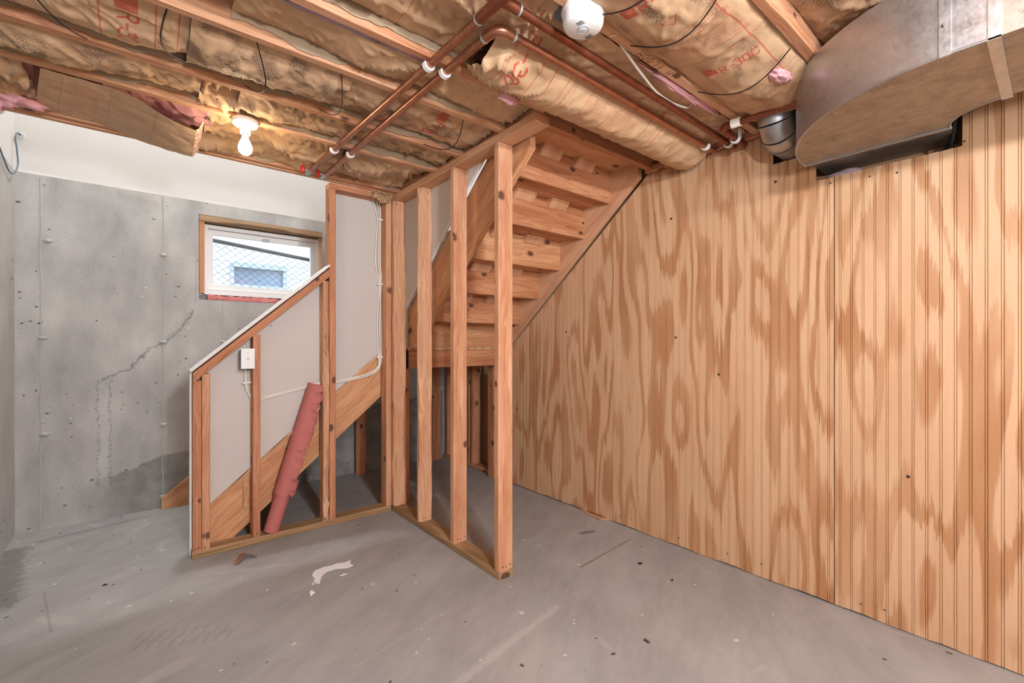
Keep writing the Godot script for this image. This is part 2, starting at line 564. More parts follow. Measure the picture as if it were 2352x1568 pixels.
func kraft_image(seed_: int, dirt: float) -> Image:
	var w := 1024; var h := 384
	var d := PackedByteArray(); d.resize(w * h * 3)
	var so := seed_ * 7.7
	var base := rgb8(201, 165, 128)
	var i := 0
	for y in h:
		for x in w:
			var t := 0.05 * nz.get_noise_2d(x * 0.005 + so, y * 0.008) + 0.03 * nf.get_noise_2d(x * 0.45, y * 0.15 + so)
			var c := Color(base.r + t, base.g + t, base.b + t * 0.8)
			if dirt > 0.0:
				var area := clampf(nz.get_noise_2d(x * 0.004 + so, y * 0.008 + 3.0) * 1.5 + dirt - 0.55, 0.0, 1.0)
				c = c.lerp(Color(0.58, 0.46, 0.38), area * 0.16)
				var grain := nf.get_noise_2d(x * 0.16 + so, y * 0.22) + 0.55 * nf.get_noise_2d(x * 0.4, y * 0.5 + so)
				var k := smoothstep(0.95 - area * 1.2, 1.15 - area * 1.0, grain)
				c = c.lerp(Color(0.24, 0.18, 0.14), k * 0.7 * minf(1.0, area * 1.6 + 0.25))
			d[i] = int(clampf(c.r, 0, 1) * 255.0); d[i + 1] = int(clampf(c.g, 0, 1) * 255.0); d[i + 2] = int(clampf(c.b, 0, 1) * 255.0)
			i += 3
	return Image.create_from_data(w, h, false, Image.FORMAT_RGB8, d)

const GLYPH := {
	"R": [[0, 0, 0, 1], [0, 1, 0.45, 1], [0.45, 1, 0.6, 0.86], [0.6, 0.86, 0.6, 0.68], [0.6, 0.68, 0.45, 0.52], [0.45, 0.52, 0, 0.52], [0.35, 0.52, 0.62, 0]],
	"-": [[0.1, 0.45, 0.45, 0.45]],
	"3": [[0, 0.86, 0.15, 1], [0.15, 1, 0.42, 1], [0.42, 1, 0.55, 0.86], [0.55, 0.86, 0.5, 0.62], [0.5, 0.62, 0.25, 0.54], [0.5, 0.46, 0.58, 0.2], [0.25, 0.54, 0.5, 0.46], [0.58, 0.2, 0.42, 0], [0.42, 0, 0.15, 0], [0.15, 0, 0, 0.14]],
	"0": [[0, 0.25, 0, 0.75], [0, 0.75, 0.15, 1], [0.15, 1, 0.42, 1], [0.42, 1, 0.57, 0.75], [0.57, 0.75, 0.57, 0.25], [0.57, 0.25, 0.42, 0], [0.42, 0, 0.15, 0], [0.15, 0, 0, 0.25]],
	"C": [[0.57, 0.8, 0.42, 1], [0.42, 1, 0.15, 1], [0.15, 1, 0, 0.75], [0, 0.75, 0, 0.25], [0, 0.25, 0.15, 0], [0.15, 0, 0.42, 0], [0.42, 0, 0.57, 0.2]],
	"H": [[0, 0, 0, 1], [0.55, 0, 0.55, 1], [0, 0.5, 0.55, 0.5]],
	"F": [[0, 0, 0, 1], [0, 1, 0.5, 1], [0, 0.55, 0.4, 0.55]],
	"L": [[0, 0, 0, 1], [0, 0, 0.5, 0]],
	"O": [[0, 0.3, 0.1, 0.9], [0.1, 0.9, 0.35, 1], [0.35, 1, 0.58, 0.7], [0.58, 0.7, 0.5, 0.1], [0.5, 0.1, 0.2, 0], [0.2, 0, 0, 0.3]],
	" ": []}
const INK := Color(0.74, 0.25, 0.19)

func ink(im: Image, box4: Array, a: Vector2, b: Vector2, r: float, k := 0.85) -> void:   # a, b in world (x, n); r in metres
	var sx: float = im.get_width() / (box4[1] - box4[0]); var sn: float = im.get_height() / (box4[3] - box4[2])
	var o := Vector2(box4[0], box4[2])
	var lo := a.min(b) - Vector2(r, r); var hi := a.max(b) + Vector2(r, r)
	for y in range(maxi(0, int((lo.y - o.y) * sn)), mini(im.get_height(), int((hi.y - o.y) * sn) + 2)):
		for x in range(maxi(0, int((lo.x - o.x) * sx)), mini(im.get_width(), int((hi.x - o.x) * sx) + 2)):
			var p := o + Vector2((x + 0.5) / sx, (y + 0.5) / sn)
			if seg_dist(p, a, b) < r:
				im.set_pixel(x, y, im.get_pixel(x, y).lerp(INK, k * (0.75 + 0.5 * nf.get_noise_2d(x * 0.5, y * 0.5))))

func ink_text(im: Image, box4: Array, s: String, at: Vector2, right: Vector2, up: Vector2, size: float, thick: float) -> void:
	var pen := at
	for ch in s:
		for g in GLYPH.get(ch, []):
			ink(im, box4, pen + (right * g[0] + up * g[1]) * size, pen + (right * g[2] + up * g[3]) * size, thick)
		pen += right * size * (0.62 if ch == "-" else 0.82)

func ink_rows(im: Image, box4: Array, x0: float, x1: float, n0: float, n1: float, rows: int, seed_: int) -> void:
	# blocks of print too small to read: short dashes in rows across the batt
	var r := RandomNumberGenerator.new(); r.seed = seed_
	for k in rows:
		var x := lerpf(x0, x1, (k + 0.5) / rows)
		var n := n0
		while n < n1:
			var l := 0.008 + r.randf() * 0.02
			ink(im, box4, Vector2(x, n), Vector2(x, minf(n + l, n1)), 0.0016, 0.6)
			n += l + 0.006

func kraft(called: String, im: Image) -> void:
	var m := mat(called, Color.WHITE, 0.62, 0.0, ImageTexture.create_from_image(im))
	m.texture_repeat = true

func metal_picture(seed_: int, a: float, spread: float) -> ImageTexture:
	var w := 512; var h := 512
	var d := PackedByteArray(); d.resize(w * h * 3)
	var cell := FastNoiseLite.new(); cell.seed = seed_; cell.noise_type = FastNoiseLite.TYPE_CELLULAR; cell.frequency = 0.14
	cell.cellular_return_type = FastNoiseLite.RETURN_CELL_VALUE
	var i := 0
	for y in h:
		for x in w:
			var t := a + spread * cell.get_noise_2d(x, y * 0.6) + spread * nz.get_noise_2d(x * 0.012 + seed_, y * 0.012)
			var b := int(clampf(t, 0, 1) * 255.0)
			d[i] = b; d[i + 1] = b; d[i + 2] = b
			i += 3
	return picture(w, h, d)

func dusty_picture() -> ImageTexture:     # dull zinc with dark specks in drifts
	var d := PackedByteArray(); d.resize(512 * 512 * 3)
	var i := 0
	for y in 512:
		for x in 512:
			var area := nz.get_noise_2d(x * 0.009 + 70.0, y * 0.009)
			var t := 0.84 + 0.06 * nz.get_noise_2d(x * 0.02, y * 0.02)
			if nf.get_noise_2d(x * 0.17, y * 0.21) + 0.4 * nf.get_noise_2d(x * 0.5, y * 0.5) > 0.85 - 0.7 * area: t -= 0.3
			d[i] = int(t * 255.0); d[i + 1] = int(t * 250.0); d[i + 2] = int(t * 243.0)
			i += 3
	return picture(512, 512, d)

func make_materials() -> void:
	mat("lumber_a", Color.WHITE, 0.72, 0, wood_picture(1, 256, 1024, 0.3, 2.6, rgb8(216, 166, 130), rgb8(172, 110, 72), 75.0, 9, 2.5))
	mat("lumber_b", Color.WHITE, 0.72, 0, wood_picture(2, 256, 1024, 0.3, 2.6, rgb8(206, 150, 112), rgb8(156, 92, 58), 60.0, 12, 3.5))
	mat("lumber_pale", Color.WHITE, 0.72, 0, wood_picture(3, 256, 1024, 0.3, 2.6, rgb8(222, 178, 142), rgb8(186, 128, 90), 70.0, 5, 2.0))
	mat("plank", Color.WHITE, 0.7, 0, wood_picture(4, 360, 1024, 0.36, 2.6, rgb8(220, 170, 126), rgb8(180, 120, 78), 26.0, 8, 2.6))
	mat("plank_red", Color.WHITE, 0.7, 0, wood_picture(5, 360, 1024, 0.36, 2.6, rgb8(208, 152, 110), rgb8(160, 96, 60), 30.0, 9, 3.0))
	mat("treated", Color.WHITE, 0.8, 0, wood_picture(6, 256, 768, 0.3, 2.0, rgb8(186, 152, 112), rgb8(118, 86, 52), 48.0, 3, 3.0))
	mat("old_wood", Color.WHITE, 0.85, 0, wood_picture(8, 128, 512, 0.2, 1.2, rgb8(176, 146, 112), rgb8(104, 80, 60), 60.0, 2, 2.0))
	var kn_a := [[0.42, 0.36], [0.98, 0.30], [0.45, 1.05], [0.70, 1.25]]
	var kn_b := [[0.25, 1.62], [0.8, 1.0]]
	mat("plywood_a", Color.WHITE, 0.55, 0, plywood_picture(1, 560, 900, 1.22, 2.25, kn_a))
	mat("plywood_b", Color.WHITE, 0.55, 0, plywood_picture(5, 560, 900, 1.22, 2.25, kn_b))
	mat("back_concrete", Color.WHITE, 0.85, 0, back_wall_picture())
	mat("concrete", Color.WHITE, 0.85, 0, concrete_picture())
	M.concrete.uv1_triplanar = true; M.concrete.uv1_world_triplanar = true; M.concrete.uv1_scale = Vector3(0.4, 0.4, 0.4)
	mat("slab", Color.WHITE, 0.62, 0, floor_picture())
	mat("white_paint", rgb8(226, 224, 220), 0.7)
	mat("drywall", rgb8(204, 197, 190), 0.85)
	mat("gypsum", rgb8(232, 230, 226), 0.9)
	mat("vinyl", rgb8(238, 238, 236), 0.4)
	mat("latch", rgb8(190, 192, 192), 0.5)
	mat("plastic", rgb8(236, 236, 234), 0.45)
	mat("cable", rgb8(232, 226, 214), 0.5)
	mat("porcelain", rgb8(240, 238, 232), 0.25)
	mat("black", rgb8(24, 24, 26), 0.8)
	mat("sheathing", rgb8(168, 132, 98), 0.9)
	mat("wire", rgb8(60, 58, 56), 0.4, 0.8)
	mat("nail", rgb8(120, 118, 116), 0.35, 0.9)
	mat("galvanised", rgb8(206, 209, 212), 0.36, 0.94, metal_picture(3, 0.9, 0.05))
	M.galvanised.uv1_triplanar = true; M.galvanised.uv1_scale = Vector3(2.5, 2.5, 2.5)
	M.galvanised.roughness_texture = metal_picture(9, 0.7, 0.12); M.galvanised.roughness = 0.55
	mat("galvanised_dusty", rgb8(196, 190, 182), 0.5, 0.85, dusty_picture())
	M.galvanised_dusty.uv1_triplanar = true; M.galvanised_dusty.uv1_scale = Vector3(2, 2, 2)
	mat("copper", rgb8(208, 148, 120), 0.36, 0.95, metal_picture(4, 0.86, 0.1))
	M.copper.uv1_triplanar = true; M.copper.uv1_scale = Vector3(3, 3, 3)
	mat("copper_shaded", rgb8(168, 104, 80), 0.42, 0.9, M.copper.albedo_texture)  # darker copy of copper, with shade near the tee put into its colour
	M.copper_shaded.uv1_triplanar = true; M.copper_shaded.uv1_scale = Vector3(3, 3, 3)
	mat("solder", rgb8(170, 186, 184), 0.4, 0.6)
	mat("valve_red", rgb8(214, 42, 34), 0.4)
	mat("rosin", rgb8(186, 108, 102), 0.75)
	mat("rosin_shaded", rgb8(160, 86, 82), 0.8)  # second sheet of the roll: shade under the torn edge put into its colour
	mat("pink", rgb8(216, 160, 164), 0.95)
	mat("flange_paper", rgb8(164, 143, 117), 0.8)
	mat("torn_cream", rgb8(224, 188, 170), 0.9)
	mat("pink_grey", rgb8(176, 150, 160), 0.95)
	mat("blue_wire", rgb8(92, 108, 122), 0.5)
	mat("box_grey", rgb8(110, 118, 128), 0.6)
	mat("plaster", rgb8(234, 233, 230), 0.9)
	mat("brown_paper", rgb8(150, 104, 74), 0.8)
	mat("marker", rgb8(52, 40, 34), 0.8)
	mat("siding", rgb8(226, 230, 236), 0.7)
	mat("foundation", rgb8(176, 184, 192), 0.9)
	mat("grass", rgb8(150, 158, 140), 0.95)
	mat("shade_glass", rgb8(120, 140, 160), 0.1)
	mat("lens_glass", rgb8(226, 234, 240), 0.3)
	var g := mat("glass", Color(0.95, 0.98, 1.0, 0.08), 0.02)
	g.transparency = BaseMaterial3D.TRANSPARENCY_ALPHA
	var b := mat("bulb_glow", rgb8(255, 244, 226), 0.4)
	b.emission_enabled = true; b.emission = rgb8(255, 238, 214); b.emission_energy_multiplier = 6.0
	var f := mat("shade_glow", rgb8(255, 250, 242), 0.4)
	f.emission_enabled = true; f.emission = rgb8(255, 248, 238); f.emission_energy_multiplier = 4.0

# ---------------------------------------------------------------- the room shell
func build_room() -> void:
	# floor: top face mapped to its own picture
	var st := st_new()
	box_into(st, Vector3(-0.75, -0.15, -4.3), Vector3(2.75, -0.002, 3.3))
	st.set_smooth_group(-1)
	quad(st, [V(FX0, 0, FN1 - 4.5), V(FX0 + 3.0, 0, FN1 - 4.5), V(FX0 + 3.0, 0, FN1), V(FX0, 0, FN1)], [Vector2(0, 1), Vector2(1, 1), Vector2(1, 0), Vector2(0, 0)])
	quad(st, [V(FX0, 0, -3.3), V(FX0 + 3.0, 0, -3.3), V(FX0 + 3.0, 0, FN1 - 4.5), V(FX0, 0, FN1 - 4.5)], [Vector2(0, 0.4), Vector2(1, 0.4), Vector2(1, 1), Vector2(0, 1)])
	structure("floor", done(st), M.slab, "bare grey concrete slab with scuffs and paint flecks")
	# back wall with the window opening
	st = st_new()
	var wx0 := 0.335; var wx1 := 1.21; var wy0 := 1.49; var wy1 := 2.122
	var uvb := func(p: Vector3) -> Vector2: return Vector2((p.x - XL) / 3.0, 1.0 - p.y / 2.214)
	for q in [[XL, wx0, 0.0, 2.214], [wx1, 2.41, 0.0, 2.214], [wx0, wx1, 0.0, wy0], [wx0, wx1, wy1, 2.214]]:
		var a := V(q[0], q[2], NB); var b := V(q[1], q[2], NB); var c := V(q[1], q[3], NB); var dd := V(q[0], q[3], NB)
		st.set_smooth_group(-1)
		quad(st, [a, b, c, dd], [uvb.call(a), uvb.call(b), uvb.call(c), uvb.call(dd)])
		box_into(st, Vector3(q[0] - (0.2 if q[0] == XL else 0.0), q[2], -NB - 0.25), Vector3(q[1] + (0.3 if q[1] > 2.0 else 0.0), q[3], -NB - 0.001), 0.05)
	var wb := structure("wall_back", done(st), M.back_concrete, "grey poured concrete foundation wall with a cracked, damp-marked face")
	for s in [[-0.481, 0.0, 2.2], [0.124, 0.0, 2.2], [0.315, 1.46, 2.2], [0.482, 0.0, 1.47]]:
		var path := []
		for k in 40:
			var y: float = lerpf(s[1], s[2], k / 39.0)
			path.append(V(s[0] + 0.004 * nf.get_noise_2d(y * 3.0, s[0] * 20.0), y, NB - 0.0005))
		obj("form_seam", tube(path, 0.0035, 5), M.concrete, wb)
	for s in [[-0.457, 1.807], [0.12, 1.79], [-0.478, 1.2], [0.12, 1.175], [-0.47, 0.595], [0.122, 0.59], [0.482, 1.176], [0.12, 0.08]]:
		obj("form_tie_plug", lump(V(s[0] + 0.008, s[1], NB), Vector3(0.022, 0.013, 0.012), s[0] * 9.0 + s[1], 0.5), M.concrete, wb)
	structure("wall_left", box(XL - 0.25, XL, 0.0, 2.214, -3.3, NB + 0.25), M.concrete, "pale grey concrete wall at the left edge")
	structure("wall_front", box(XL - 0.25, 2.7, 0.0, 2.6, -3.3, -3.05), M.concrete)
	# white painted wall above the concrete, up through the open stairwell
	structure("wall_back_upper", box(XL - 0.25, 2.7, 2.214, 4.9, NB, NB + 0.25), M.white_paint, "smooth white painted wall above the concrete")
	structure("wall_left_upper", box(XL - 0.25, XL, 2.214, 4.9, 2.99, NB), M.white_paint)
	structure("wall_stairwell_front", box(XL - 0.25, 1.449, 2.46, 4.9, 2.9, 2.99), M.white_paint)
	structure("wall_stairwell_side", box(1.36, 1.449, 2.46, 4.9, 1.3, 2.9), M.white_paint)
	structure("wall_stairwell_end", box(1.449, 2.7, 2.46, 4.9, 1.3, 1.4), M.white_paint)
	structure("wall_stairwell_right", box(2.4, 2.7, 2.3, 4.9, 1.4, NB), M.white_paint)
	structure("ceiling_stairwell", box(XL - 0.25, 2.7, 4.9, 5.0, 1.3, NB + 0.25), M.white_paint)
	build_right_wall()

func panel_mesh(n0: float, n1: float, top: Callable, low: Callable) -> ArrayMesh:
	# beaded plywood sheet: a V groove every 40.6 mm, cut to top(n)
	var st := st_new()
	st.set_smooth_group(-1)
	var cuts := []
	var k := 0
	while true:
		var g := n0 + 0.0203 + 0.0406 * k
		if g > n1 - 0.01: break
		cuts.append([g - 0.0050, 0.0]); cuts.append([g - 0.0034, 0.0042]); cuts.append([g - 0.0018, 0.0006]); cuts.append([g + 0.0018, 0.0006]); cuts.append([g + 0.0034, 0.0042]); cuts.append([g + 0.0050, 0.0])
		k += 1
	cuts.push_front([n0, 0.0]); cuts.append([n1, 0.0])
	for e in [0.2405, 0.2395, 0.7195, 0.7185, 0.9005, 0.8995]:
		if e > n0 and e < n1: cuts.append([e, -1.0])
	cuts.sort_custom(func(a: Array, b: Array) -> bool: return a[0] < b[0])
	for i in cuts.size():
		if cuts[i][1] < 0.0:
			var a := i; var b := i
			while cuts[a][1] < 0.0: a -= 1
			while cuts[b][1] < 0.0: b += 1
			cuts[i][1] = lerpf(cuts[a][1], cuts[b][1], (cuts[i][0] - cuts[a][0]) / (cuts[b][0] - cuts[a][0]))
	var uvp := func(n: float, y: float) -> Vector2: return Vector2(1.0 - (n - n0) / 1.22, 1.0 - y / 2.25)
	for i in cuts.size() - 1:
		var a: Array = cuts[i]; var b: Array = cuts[i + 1]
		if b[0] - a[0] < 1e-6: continue
		var ta: float = top.call(a[0] + 1e-5); var tb: float = top.call(b[0] - 1e-5)
		var la: float = low.call(a[0]); var lb: float = low.call(b[0])
		var xa: float = XR + a[1]; var xb: float = XR + b[1]
		if b[1] > 0.0015 and a[1] < 0.0001 or a[1] > 0.0015 and b[1] < 0.0001: pass
		var A := V(xb, lb, b[0]); var B := V(xa, la, a[0]); var C := V(xa, ta, a[0]); var D := V(xb, tb, b[0])
		quad(st, [A, B, C, D], [uvp.call(b[0], lb), uvp.call(a[0], la), uvp.call(a[0], ta), uvp.call(b[0], tb)])
		var t := Vector3(XR + 0.012, 0, 0)
		quad(st, [Vector3(t.x, tb, -b[0]), Vector3(t.x, ta, -a[0]), Vector3(t.x, la, -a[0]), Vector3(t.x, lb, -b[0])], [uvp.call(b[0], tb), uvp.call(a[0], ta), uvp.call(a[0], la), uvp.call(b[0], lb)])
		quad(st, [D, C, Vector3(t.x, ta, -a[0]), Vector3(t.x, tb, -b[0])], [uvp.call(b[0], tb), uvp.call(a[0], ta), uvp.call(a[0], ta - 0.01), uvp.call(b[0], tb - 0.01)])
		quad(st, [B, A, Vector3(t.x, lb, -b[0]), Vector3(t.x, la, -a[0])], [uvp.call(a[0], la), uvp.call(b[0], lb), uvp.call(b[0], lb), uvp.call(a[0], la)])
	for e in [[n0, 1], [n1, -1]]:
		var y0: float = low.call(e[0]); var y1: float = top.call(e[0])
		var p := [V(XR, y0, e[0]), V(XR + 0.012, y0, e[0]), V(XR + 0.012, y1, e[0]), V(XR, y1, e[0])]
		quad(st, p, [Vector2(0.1, 0.9), Vector2(0.11, 0.9), Vector2(0.11, 0.1), Vector2(0.1, 0.1)])
	return done(st)

func build_right_wall() -> void:
	var w := structure("wall_right", box(2.53, 2.7, 0.0, 2.6, -3.3, NB + 0.25), M.sheathing, "wall clad in varnished beaded plywood sheets")
	var top := func(n: float) -> float:
		if n > 0.24 and n < 0.719: return 1.905
		if n >= 0.719 and n < 0.9: return 2.036
		if n > 1.60: return minf(2.188, 2.185 + 0.81 * (1.61 - n))
		return 2.188
	var low := func(n: float) -> float: return 0.006 + 0.004 * nf.get_noise_2d(n * 6.0, 1.0) + (0.004 if n > 1.9 else 0.0)
	for e in [[1.868, 3.06, "plywood_b"], [0.648, 1.864, "plywood_a"], [-0.573, 0.644, "plywood_b"], [-1.79, -0.577, "plywood_a"], [-3.02, -1.794, "plywood_b"]]:
		obj("plywood_sheet", panel_mesh(e[0], e[1], top, low), M[e[2]], w)
	# framing behind the sheets
	obj("bottom_plate", lumber(2.4, 2.489, 0.0, 0.038, 1.2, 4.04, "n"), M.lumber_b, w)
	obj("top_plate", lumber(2.4, 2.489, 2.155, 2.193, -2.9, 1.60, "n"), M.lumber_b, w)
	for n in [3.12, 3.50, 3.56, 3.95]:
		obj("stud", lumber(2.4, 2.489, 0.038, 1.1, n, n + 0.038, "y"), M.lumber_b, w)
	# pale pink batt edges seen in the cut-outs
	obj("insulation_edge", lump(V(2.45, 2.03, 0.83), Vector3(0.05, 0.04, 0.08), 3.0, 0.5), M.pink_grey, w)
	obj("insulation_edge", lump(V(2.45, 1.91, 0.62), Vector3(0.045, 0.03, 0.08), 5.0, 0.5), M.pink_grey, w)
	obj("cut_out_framing", lumber(2.4, 2.489, 1.872, 1.91, 0.22, 0.74, "n"), M.lumber_b, w)
	# screws and nail heads
	for q in [[0.43, 1.86], [0.66, 1.88], [0.52, 1.87], [0.235, 1.92], [1.05, 2.14], [1.30, 2.15], [1.6, 1.95], [1.865 + 0.05, 1.85], [2.3, 1.03], [1.4, 0.05], [1.12, 0.06], [0.95, 0.07], [0.55, 0.05], [0.47, 0.06], [1.72, 0.06], [1.81, 0.05]]:
		obj("screw", lathe([Vector2(0, 0.0012), Vector2(0.0042, 0.0008), Vector2(0.0042, -0.002)], V(XR, q[1], q[0]), Vector3.LEFT, 8), M.nail, w)
	var chip := PackedVector3Array([V(2.383, 0.018, 2.12), V(2.383, 0.03, 2.0), V(2.383, 0.004, 1.92), V(2.36, 0.002, 1.905), V(2.362, 0.002, 2.0), V(2.37, 0.006, 2.1)])
	obj("split_veneer", plate(PackedVector3Array([V(2.335, 0.002, 1.93), V(2.383, 0.002, 1.90), V(2.383, 0.002, 2.15), V(2.372, 0.002, 2.12), V(2.355, 0.002, 2.03)]), Vector3(0, 0.005, 0), Vector3.FORWARD), M.plywood_a, w)

func build_window() -> void:
	var w := structure("window_1", box(0.372, 1.196, 1.535, 1.57, NB + 0.05, NB + 0.13), M.vinyl, "small white basement window set in a wooden buck")
	obj("window_frame", box(0.372, 1.196, 2.035, 2.062, NB + 0.05, NB + 0.13), M.vinyl, w)
	obj("window_frame", box(0.372, 0.396, 1.57, 2.035, NB + 0.05, NB + 0.13), M.vinyl, w)
	obj("window_frame", box(1.172, 1.196, 1.57, 2.035, NB + 0.05, NB + 0.13), M.vinyl, w)
	var s := obj("sash", box(0.398, 1.17, 1.995, 2.031, NB + 0.07, NB + 0.105), M.vinyl, w)
	obj("sash_rail", box(0.398, 1.17, 1.574, 1.612, NB + 0.07, NB + 0.105), M.vinyl, s)
	obj("sash_stile", box(0.398, 0.43, 1.612, 1.995, NB + 0.07, NB + 0.105), M.vinyl, s)
	obj("sash_stile", box(1.138, 1.17, 1.612, 1.995, NB + 0.07, NB + 0.105), M.vinyl, s)
	obj("pane", box(0.43, 1.138, 1.612, 1.995, NB + 0.086, NB + 0.09), M.glass, w)
	obj("latch", box(0.765, 0.815, 1.985, 2.012, NB + 0.062, NB + 0.07), M.latch, s)
	obj("lintel_board", lumber(0.337, 1.208, 2.072, 2.12, NB - 0.006, NB + 0.14, "x", [0, 0.01, 0.012, 0.01]), M.old_wood, w)
	obj("jamb_board", lumber(0.337, 0.371, 1.535, 2.072, NB + 0.004, NB + 0.09, "y"), M.lumber_a, w)
	obj("jamb_board", lumber(1.197, 1.209, 1.56, 2.072, NB + 0.01, NB + 0.12, "y"), M.lumber_pale, w)
	obj("sill_block", box(0.337, 1.208, 1.492, 1.533, NB + 0.09, NB + 0.24), M.concrete, w)
	# crumpled red paper stuffed under the frame
	var r := obj("paper_stuffing", grid_mesh(60, 8, func(u: float, v: float) -> Vector3:
		var a := v * PI
		var rr := 0.018 + 0.012 * nr.get_noise_2d(u * 9.0, v * 2.0)
		return V(0.39 + u * 0.74, 1.494 + maxf(0.0, sin(a)) * rr * 1.6, NB + 0.05 - cos(a) * rr * 1.3)), M.rosin, null, "crumpled red paper strip stuffed under the basement window", "paper scrap")

func build_outside() -> void:
	structure("ground", box(-6, 12, 0.9, 1.42, NB + 0.26, 16), M.grass, "pale ground outside the window")
	var h := thing("neighbour_house", "white house wall with a recessed basement window seen through the glass", "building", V(1.6, 1.42, 9.2))
	obj("siding_wall", box(-4, 8, 1.9, 8.0, 9.25, 9.6), M.siding, h)
	obj("foundation_wall", box(-4, 8, 1.42, 1.9, 9.2, 9.6), M.foundation, h)
	for k in 9:
		obj("siding_board", beam(V(-4, 2.05 + 0.22 * k, 9.24), V(8, 2.05 + 0.22 * k, 9.24), Vector3.UP, 0.215, 0.014, 0.004), M.siding, h)
	var w := obj("house_window", box(1.2, 2.1, 2.14, 2.2, 9.12, 9.26), M.foundation, h)
	obj("window_head", box(1.2, 2.1, 2.5, 2.58, 9.1, 9.26), M.foundation, w)
	obj("window_side", box(1.2, 1.26, 2.2, 2.5, 9.12, 9.26), M.foundation, w)
	obj("window_side", box(2.04, 2.1, 2.2, 2.5, 9.12, 9.26), M.foundation, w)
	obj("window_pane", box(1.26, 2.04, 2.2, 2.5, 9.21, 9.225), M.shade_glass, w)
	var f := thing("chain_link_fence", "grey chain link fence with a dark top rail outside the window", "fence", V(1.0, 1.42, 5.5))
	var a := V(-1.4, 2.40, 5.45); var b := V(4.2, 1.91, 5.75)
	obj("top_rail", tube([a, b], 0.021, 8), M.wire, f)
	for q in [0.12, 0.55, 0.95]:
		var p := a.lerp(b, q)
		obj("post", tube([Vector3(p.x, 1.40, p.z), p + Vector3(0, 0.03, 0)], 0.026, 8), M.wire, f)
	var st := st_new()
	var dx := (b - a) * Vector3(1, 0, 1)
	var len := dx.length(); dx = dx.normalized()
	var slope := (b.y - a.y) / len
	var step := 0.085
	for k in range(-14, int(len / step)):
		for s in [-1.0, 1.0]:
			var x0: float = k * step if s > 0 else k * step + 0.95
			var p0 := 0.0; var p1 := 0.95
			var X0: float = x0 + s * p0; var X1: float = x0 + s * p1
			var A := a + dx * X0; var B := a + dx * X1
			A.y = 1.44 + (a.y + slope * X0 - 1.44) * 0.0
			B.y = a.y + slope * X1
			if X0 < -0.2 or X1 < -0.2 or X0 > len + 0.2 or X1 > len + 0.2: continue
			tube_into(st, [A, B], 0.0019, 4)
	var net := obj("wire_netting", done(st), M.wire, f)
	net.set_meta("kind", "stuff")

const ADDED_LIGHT := 4.2
const JOISTS := [[2.397, 2.435], [2.112, 2.15], [1.727, 1.765], [1.45, 1.488], [0.943, 0.981], [0.562, 0.600], [0.13, 0.168], [-0.27, -0.232], [-0.68, -0.642], [-1.09, -1.052], [-1.5, -1.462], [-1.9, -1.862], [-2.3, -2.262], [-2.7, -2.662]]

func build_ceiling() -> void:
	var st := st_new()
	box_into(st, Vector3(XL - 0.25, 2.436, -1.62), Vector3(2.7, 2.46, 3.3))
	box_into(st, Vector3(XL - 0.25, 2.436, -2.94), Vector3(1.45, 2.46, -1.62))
	var c := structure("ceiling", done(st), M.plywood_b, "open joist ceiling with subfloor above")
	for k in JOISTS.size():
		var j: Array = JOISTS[k]
		var x1 := 1.40 if k < 4 else 2.49
		var m: StandardMaterial3D = [M.lumber_pale, M.lumber_a, M.lumber_pale, M.lumber_a][k % 4]
		var o := obj("joist", lumber(XL - 0.02, x1, YJ, 2.435, j[0], j[1], "x", [0.0, 0.006, 0.0, 0.0]), m, c)
		if k == 4:
			# pencilled words, upside down from here
			var s2 := st_new()
			s2.set_smooth_group(-1)
			var pen := Vector2(1.575, 0.945)
			for ch in "H FLOOR":
				for g in GLYPH[ch]:
					var p := pen + Vector2(-g[0], g[1]) * 0.031; var q := pen + Vector2(-g[2], g[3]) * 0.031
					tube_into(s2, [V(p.x, YJ - 0.0006, p.y), V(q.x, YJ - 0.0006, q.y)], 0.0008, 4)
				pen.x -= 0.031 * (1.1 if ch == " " else 0.95)
			obj("pencil_lettering", done(s2), M.marker, o)
	obj("sister_board", lumber(XL, 0.225, YJ + 0.002, 2.435, 1.49, 1.528, "x"), M.lumber_a, c)
	obj("header_joist", lumber(XL - 0.02, 1.40, YJ, 2.435, 2.902, 2.94, "x"), M.lumber_a, c)
	obj("header_facing", lumber(XL - 0.02, 1.40, YJ - 0.006, 2.46, 2.942, 2.9735, "x"), M.lumber_pale, c)
	for e in [[2.437, 2.9], [2.152, 2.395], [1.767, 2.11], [1.49, 1.725]]:
		obj("blocking", lumber(1.385, 1.423, 2.199, 2.435, e[0], e[1], "n"), M.lumber_b, c)
	obj("end_blocking", lumber(1.425, 1.447, 2.2, 2.46, 1.60, 3.06, "n"), M.lumber_b, c)
	obj("stair_header", lumber(1.40, 2.39, 2.235, 2.435, 1.60, 1.638, "x"), M.plank_red, c)
	obj("stair_header", lumber(1.40, 2.39, 2.2, 2.435, 1.55, 1.588, "x"), M.lumber_b, c)
	obj("rim_plate", lumber(2.35, 2.384, 2.19, 2.228, 0.95, 1.60, "n"), M.lumber_b, c)
	obj("rim_joist", lumber(2.47, 2.508, 2.2, 2.435, -2.9, 1.6, "n"), M.lumber_b, c)

# ---------------------------------------------------------------- framed walls
func nails(parent: Node3D, pts: Array, dir: Vector3) -> void:
	for p in pts:
		obj("nail_head", lathe([Vector2(0, 0.0012), Vector2(0.0038, 0.0009), Vector2(0.0038, -0.002)], p, dir, 8), M.nail, parent)

